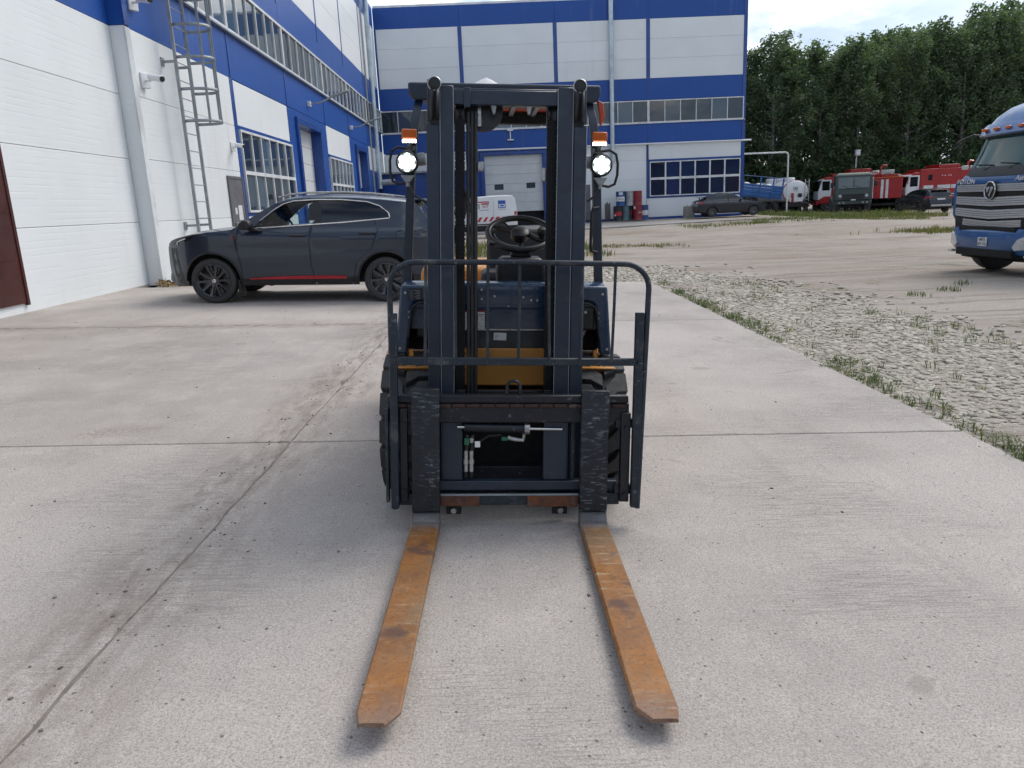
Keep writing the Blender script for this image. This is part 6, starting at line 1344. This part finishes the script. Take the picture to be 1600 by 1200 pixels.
def white_cab_engine(name, label, loc, rot, L=5.0, detail=True):
    F_ = thing(name, label, 'fire engine', (*loc, gz(*loc)), (0, 0, R(rot)), 'red fire engines at the edge of the wood')   # x from the nose backwards
    MB().prism([(.0, .98), (.02, 1.62), (.28, 2.50), (.42, 2.58), (1.0, 2.58), (1.0, .98)], -1.16, 1.16).build('cab', M_['white'], F_, .05, 3)
    MB().prism([(.30, 2.48), (1.05, 2.48), (1.05, 2.70), (.55, 2.70)], -1.17, 1.17).build('cab_roof', M_['red'], F_, .04)
    MB().box(1.0, L + 1.0, -1.22, 1.22, 1.02, 2.92).build('body', M_['red'], F_, .04, 2)
    MB().box(2.3, 3.8, -1.1, 1.1, 2.92, 3.2).build('roof_box', M_['red'], F_, .04, 2)
    for (a, b) in ((3.85, 4.35), (4.45, 5.4)): MB().box(a, b, -1.23, -.9, 2.72, 3.02).build('roof_panel', M_['silver'], F_, .03)
    MB().tube([(4.6, -.5, 2.95), (4.62, -.5, 3.25), (4.75, -.5, 3.38), (5.0, -.5, 3.34)], .085, 8).build('water_cannon', M_['red_lens'], F_)
    for s in (-1, 1):
        MB().box(-.0 + .30, .85, s * 1.165 - .01, s * 1.165 + .012, 1.70, 2.40).build('cab_window', M_['glass_car'], F_, .03); MB().box(.12, .92, s * 1.165 - .006, s * 1.165 + .008, 1.05, 1.66).build('cab_door', M_['white'], F_, .02)
        for a, b in ((1.25, 1.95), (2.25, 3.15), (3.2, L + .9)): MB().box(a, b, s * 1.225 - .005, s * 1.225 + .008, 1.48, 1.74).build('white_stripe', M_['sticker'], F_)
        MB().box(2.6, L + .95, s * 1.225 - .005, s * 1.225 + .008, 1.03, 1.10).build('white_line', M_['sticker'], F_); MB().box(1.55, 1.85, s * 1.225 - .006, s * 1.225 + .012, 2.1, 2.5).build('crew_window', M_['glass_car'], F_, .02)
        for a in (2.5, 2.7, 2.95, 3.1): MB().box(a, a + .08, s * 1.23 - .005, s * 1.23 + .008, 2.38, 2.44).build('lettering_mark', M_['sticker'], F_)
        MB().prism([(.05, .7), (.15, 1.05), (.45, 1.25), (1.15, 1.25), (1.4, 1.02), (1.4, .7)], s * .9, s * 1.23).build('wheel_arch', M_['red'], F_, .03)
        MB().tube([(.25, s * 1.15, 2.3), (.05, s * 1.38, 2.3), (.05, s * 1.38, 1.9)], .02, 5).build('mirror', M_['black'], F_)
    T_ = Matrix.Translation((.14, 0, 2.05)) @ Matrix.Rotation(R(16.4), 4, 'Y'); MB(T_).box(-.02, .02, -1.0, 1.0, -.40, .40).build('windscreen', M_['glass_car'], F_, .02)
    MB().box(-.10, .08, -1.2, 1.2, .60, .92).build('bumper', M_['red'], F_, .03)
    chassis(F_, .2, L + .8, (.8, 4.0, 5.2), .54, .36, .98)
    return F_
white_cab_engine('fire_engine', 'red fire engine with white cab door standing side on behind the black estate car', (31.1, 58.2), -6)
white_cab_engine('fire_engine', 'red fire engine with white cab half hidden behind the army green truck', (25.9, 61.0), -14, 3.6)
# white tanker, tail to the yard
TK = thing('white_tanker_truck', 'white tanker with green wreath emblem on its rounded end', 'tanker', (22.85, 57.2, gz(22.8, 57.2)), (0, 0, R(90 + 14)))   # x from the tail backwards
def oval(r, e=1.0): return [(1.06 * r * math.cos(a), 1.72 + .80 * r * math.sin(a)) for a in [2 * math.pi * i / 36 for i in range(36)]]
q = MB(); rowsT = []
for x, r in ((-.06, .02), (-.05, .55), (-.02, .88), (.06, 1.0), (5.2, 1.0), (5.3, .9)): rowsT.append([(x, y, z) for y, z in oval(r)] + [(x, *oval(r)[0])])
q.grid(rowsT).build('tank', M_['white'], TK, ang=35)
for x, m in ((.09, 'redink'), (.17, 'ink')): MB().tube([(x, y, z) for y, z in oval(1.012)], .018, 6, True).build('tank_band', M_[m], TK)
for x in (.9, 1.9, 3.2): MB().lathe([(.02, -.10), (.40, -.10), (.42, .10), (.36, .18), (.02, .20)], (x, 0, 2.58), (0, 0, 1), 24).build('manhole', M_['white'], TK)
q = MB(); q.lathe([(.001, 0), (.07, .0), (.07, -.006)], (-.075, .10, 1.95), (1, 0, 0), 16); q.box(-.078, -.07, .06, .14, 1.86, 2.04); q.build('emblem', M_['greentag'], TK)
for s in (-1, 1): MB().tube([(-.075, .10 + s * .17 * math.cos(a), 1.93 + .19 * math.sin(a)) for a in [-1.35 + .25 * i for i in range(10)]], .014, 5).build('emblem_wreath', M_['greentag'], TK)
MB().box(-.10, .06, -.55, .55, .98, 1.30).build('tail_panel', M_['white'], TK, .03); MB().box(-.115, -.10, -.42, -.10, 1.30, 1.58).build('number_plate', M_['ink'], TK); MB().box(-.14, -.02, .28, .46, .98, 1.62).build('warning_board', M_['red'], TK, .01)
for y in (-1.0, -.68): MB().box(-.12, -.08, y - .02, y + .02, 1.0, 2.6).build('ladder_rail', M_['silver'], TK)
for k in range(6): MB().box(-.11, -.09, -1.0, -.68, 1.12 + .25 * k, 1.15 + .25 * k).build('ladder_rung', M_['silver'], TK)
MB().box(-.12, .4, -1.05, .9, .62, .90).build('tail_beam', M_['black'], TK, .02)
chassis(TK, .1, 7.2, (1.3, 2.6, 6.4), .52, .34, .95)
MB().prism([(5.5, .95), (7.3, .95), (7.25, 1.8), (7.1, 2.6), (5.5, 2.6)], -1.15, 1.15).build('cab', M_['army'], TK, .05)
# blue dropside body leaning beside the building
BB = thing('blue_dropside_trailer', 'blue slatted dropside trailer sloping down beside the warehouse corner', 'trailer', (19.1, 53.2, gz(19, 53.2)))
TB = Matrix.Translation((0, 0, 1.62)) @ Matrix.Rotation(R(7.5), 4, 'Y')
for k in range(4): MB(TB).box(-1.7, 1.15, -.05, .0, -.36 + .20 * k, -.19 + .20 * k).build('side_board', M_['truck_bed_blue'], BB, .015)
for x in (-1.62, -.45, .45, 1.12): MB(TB).box(x - .05, x + .05, -.10, -.052, -.55, .95 if x > -.5 else .6).build('stake', M_['truck_bed_blue'], BB, .008)
MB(TB).cyl((-1.7, -.08, .92), (1.15, -.08, .92), .02, n=6).build('top_rail', M_['truck_bed_blue'], BB); MB(TB).box(-1.7, 1.15, 0, 2.2, -.45, -.36).build('bed_floor', M_['truck_bed_blue'], BB); MB(TB).box(-1.7, 1.15, 2.2, 2.25, -.36, .42).build('side_board', M_['truck_bed_blue'], BB); MB(TB).box(1.10, 1.15, 0, 2.2, -.36, .42).build('tail_board', M_['truck_bed_blue'], BB, .01)
for x, r in ((-1.1, .42), (-.2, .36), (.5, .33)): MB(TB).lathe([(.02, -.3), (r, -.22), (r * 1.05, 0), (r * .8, .22), (.05, .32)], (x, .9, .22), (0, 0, 1), 14).build('white_sack', M_['white_dirty'], BB)
for s in (.25, 1.9): road_wheel(BB, -.6, s, .44, .28, .24, -1 if s < 1 else 1, 10, 'disc')
MB().box(-.8, -.4, .3, 1.9, .36, 1.2).build('axle_frame', M_['black'], BB)
# pipe arch and lamp post
GP = thing('gas_pipe_arch', 'thin pale pipe leaving the warehouse corner and turning down to the ground', 'pipe', (16.6, 53, 0))
MB().tube([(-.2, 0, 4.05), (3.7, 0, 4.03), (3.86, 0, 3.98), (3.92, 0, 3.85), (3.95, 0, -.3)], .055, 8).build('pipe', M_['gate_white'], GP); MB().cyl((1.8, 0, 4.0), (1.8, 0, 4.08), .075, n=10).build('flange', M_['gate_white'], GP); MB().cyl((3.95, 0, 1.2), (3.95, 0, 1.3), .08, n=10).build('flange', M_['gate_white'], GP)
LP = thing('lamp_post', 'white street lamp standing before the trees behind the army green truck', 'lamp post', (29.5, 62, -.25))
MB().tube([(0, 0, 0), (0, 0, 3.9), (.03, -.05, 4.25)], [.07, .05, .04], 8).build('post', M_['gate_white'], LP); MB().box(-.14, .22, -.25, .08, 4.2, 4.66, T=Matrix.Identity(4)).build('lamp_head', M_['sticker'], LP, .06, 3)
FN = thing('blue_mesh_fence', 'blue fence of thin rails behind the white tanker', 'fence', (24.8, 63, -.25))
for k in range(9): MB().box(-2 + .8 * k, -1.94 + .8 * k, -.03, .03, 0, 2.9).build('post', M_['truck_bed_blue'], FN)
for z in (.5, 1.3, 2.1, 2.85): MB().box(-2, 4.5, -.02, .02, z, z + .06).build('rail', M_['truck_bed_blue'], FN)
for k in range(8): MB().box(-1.9 + .8 * k, -1.3 + .8 * k, .02, .03, .6, 2.6).build('infill', M_['trim_blue'] if k % 3 else M_['gate_white'], FN)

# ------------------------------------------------------------------ trees
M_['leaf_a'] = leaf_mat('aspen_leaves', (.055, .098, .060), (.160, .215, .125), .45); M_['bark'] = pm('pale_bark', (.26, .255, .24), .85, scale=4, col2=(.06, .058, .05), scr=(.35, .34, .31), scr_t=.60, scr_map=(2, 2, 7), bump=.5, bscale=12)
def tree_meshes(seed, H, W, nl, low=.14, sz=.16):
    r = random.Random(seed); tr = MB(); lean = (r.uniform(-.5, .5), r.uniform(-.4, .4))
    def tp(t): return Vector((lean[0] * t * t + .15 * math.sin(t * 5 + seed), lean[1] * t * t + .12 * math.sin(t * 6 + seed * 2), H * t))
    tr.tube([tp(i / 10) for i in range(11)], [.19 * (1 - .93 * i / 10) + .01 for i in range(11)], 8)
    limbs = []
    n = int(64 * H / 13)
    for i in range(n):
        t = low + (.99 - low) * ((i + r.random()) / n); p = tp(t); a = i * 2.4 + r.uniform(-.5, .5)
        prof = max(.25, math.sin(math.pi * min(1, max(.0, (t - low + .14) / (1.16 - low)))) ** .55)
        L = W * prof * r.choice((.45, .7, .85, 1.0, 1.25)) + .2; up = r.uniform(.3, 1.3)
        d = Vector((math.cos(a), math.sin(a), up)).normalized(); q = p + d * L; m = p + d * L * .5 + Vector((0, 0, -.06 * L)); limbs.append((p, m, q, L))
        tr.tube([p, m, q], [.045 * (1.1 - t) + .010, .03 * (1.1 - t) + .006, .005], 5)
    lf = MB(); per = nl // n
    for p, m, q, L in limbs:
        cl = [(m.lerp(q, r.uniform(-.3, 1.1)) + Vector((r.gauss(0, .2), r.gauss(0, .2), r.gauss(0, .25)))) for _ in range(6)]
        for _ in range(int(per * r.uniform(.5, 1.5))):
            c = r.choice(cl) + Vector((r.gauss(0, .17), r.gauss(0, .17), r.gauss(0, .24)))
            if c.z > H * 1.06 or c.z < .4: continue
            u = Vector((r.gauss(0, 1), r.gauss(0, 1), r.gauss(0, .6))).normalized(); w = u.cross(Vector((r.gauss(0, 1), r.gauss(0, 1), r.gauss(0, 1)))).normalized(); s = sz * r.uniform(.55, 1.25)
            lf.add([c - u * s, c + w * s * .62, c + u * s, c - w * s * .62], [(0, 1, 2, 3)])
    return tr, lf
variants = []
for k, (H, W_, nl) in enumerate(((13.0, 2.3, 10000), (12.2, 2.0, 9000), (13.6, 2.6, 10800), (12.6, 2.2, 9600), (12.8, 1.9, 8800))):
    tr, lf = tree_meshes(40 + k, H, W_, nl, .16, .118); variants.append((tr, lf, H))
protos = []
rg = random.Random(99); spots_t = []
x = 17.0
while x < 52:                       # front row
    top = interp([(17, 12.3), (20, 12.0), (22, 13.2), (25, 13.4), (28, 12.4), (32, 13.0), (36, 13.4), (39, 14.6), (44, 15.2), (52, 15.5)], x)
    spots_t.append((x + rg.uniform(-.4, .4), 63.5 + rg.uniform(-.9, 1.2) + .12 * (x - 17), top * rg.uniform(.93, 1.02), 'front')); x += rg.uniform(1.7, 2.4)
x = 17.5
while x < 56:
    top = interp([(17, 12.6), (24, 13.6), (30, 13.4), (36, 14.2), (44, 15.8), (56, 16)], x) + .6
    spots_t.append((x + rg.uniform(-.5, .5), 68 + rg.uniform(-1, 1.2) + .12 * (x - 17), top * rg.uniform(.86, 1.03), 'back')); x += rg.uniform(2.0, 3.0)
x = 18
while x < 60:
    spots_t.append((x + rg.uniform(-.5, .5), 74 + rg.uniform(-1, 1.5) + .12 * (x - 17), interp([(17, 13.2), (30, 14), (44, 16.5), (60, 17)], x) * rg.uniform(.9, 1.02), 'deep')); x += rg.uniform(2.6, 3.8)
LAB = {'front': 'tall leafy aspen in the front row of the wood behind the trucks', 'back': 'tall leafy aspen in the middle of the wood behind the trucks', 'deep': 'tall leafy aspen at the back of the wood behind the trucks'}
first = {}
fr = [i for i, q in enumerate(spots_t) if q[3] == 'front']; vis_t = [i for i in fr if 1172 < px_of((spots_t[i][0], spots_t[i][1], 6))[0] < 1600]
for i, (x, y, top, row) in enumerate(spots_t):
    k = rg.randrange(5); H = variants[k][2]; s = top / H
    t = thing('aspen_tree', LAB[row], 'tree', (x, y, g(x, y) - .05), (0, 0, rg.uniform(0, 6.28)), 'aspens of the ' + row + ' row'); t.scale = (s * rg.uniform(.9, 1.12), s * rg.uniform(.9, 1.12), s)
    if i in vis_t:
        j = vis_t.index(i); o_ = ('first', 'second', 'third', 'fourth', 'fifth', 'sixth', 'seventh', 'eighth', 'ninth', 'tenth', 'eleventh', 'twelfth', 'thirteenth', 'fourteenth')
        t['label'] = o_[j] + ' aspen from the warehouse corner in the front row of the wood'
    if k not in first:
        a = variants[k][0].build('trunk', M_['bark'], t); b = variants[k][1].build('crown', M_['leaf_a'], t, ang=0, recalc=False); first[k] = (a.data, b.data)
    else: link('trunk', first[k][0], t); link('crown', first[k][1], t)
# undergrowth
M_['leaf_b'] = leaf_mat('shrub_leaves', (.028, .058, .026), (.080, .125, .052), .34)
bushv = [tree_meshes(70 + k, 3.4, 1.7, 2600, .06, .13) for k in range(2)]; fb = {}
x = 17.2; i = 0
while x < 54:
    k = i % 2; t = thing('shrub', 'leafy green shrub in the undergrowth at the foot of the aspens', 'shrub', (x, 62 + rg.uniform(-.4, .8) + .10 * (x - 17), g(x, 60) - .05), (0, 0, rg.uniform(0, 6.28)), 'shrubs under the aspens'); t.scale = (rg.uniform(.9, 1.2),) * 2 + (rg.uniform(.8, 1.25),)
    if k not in fb:
        a = bushv[k][0].build('stem', M_['bark'], t); b = bushv[k][1].build('foliage', M_['leaf_b'], t, ang=0, recalc=False); fb[k] = (a.data, b.data)
    else: link('stem', fb[k][0], t); link('foliage', fb[k][1], t)
    x += rg.uniform(1.5, 2.1); i += 1

# ------------------------------------------------------------------ hangar across the yard, behind the viewer (mirrored in the far windows)
HG = thing('storage_hangar', 'long grey blue storage hangar across the yard behind the viewer', 'hangar', (4, -34, 0))
MB().box(-34, 66, -14, 0, -.5, 7.5).build('wall', pm('hangar_sheet', (.10, .13, .17), .6, scale=.6), HG)
MB().prism([(-14.4, 7.4), (.4, 7.4), (-.6, 8.6), (-4, 9.8), (-7, 10.2), (-10, 9.8), (-13.4, 8.6)], -34.4, 66.4, 'x').build('roof', pm('hangar_roof', (.16, .17, .18), .6, scale=.6), HG)
for k in range(8): MB().box(-30 + 11 * k, -25 + 11 * k, -.05, .06, 0, 5).build('door', M_['door_grey'], HG); MB().box(-23.5 + 11 * k, -20.5 + 11 * k, -.05, .06, 4.5, 6).build('window', M_['glass'], HG)
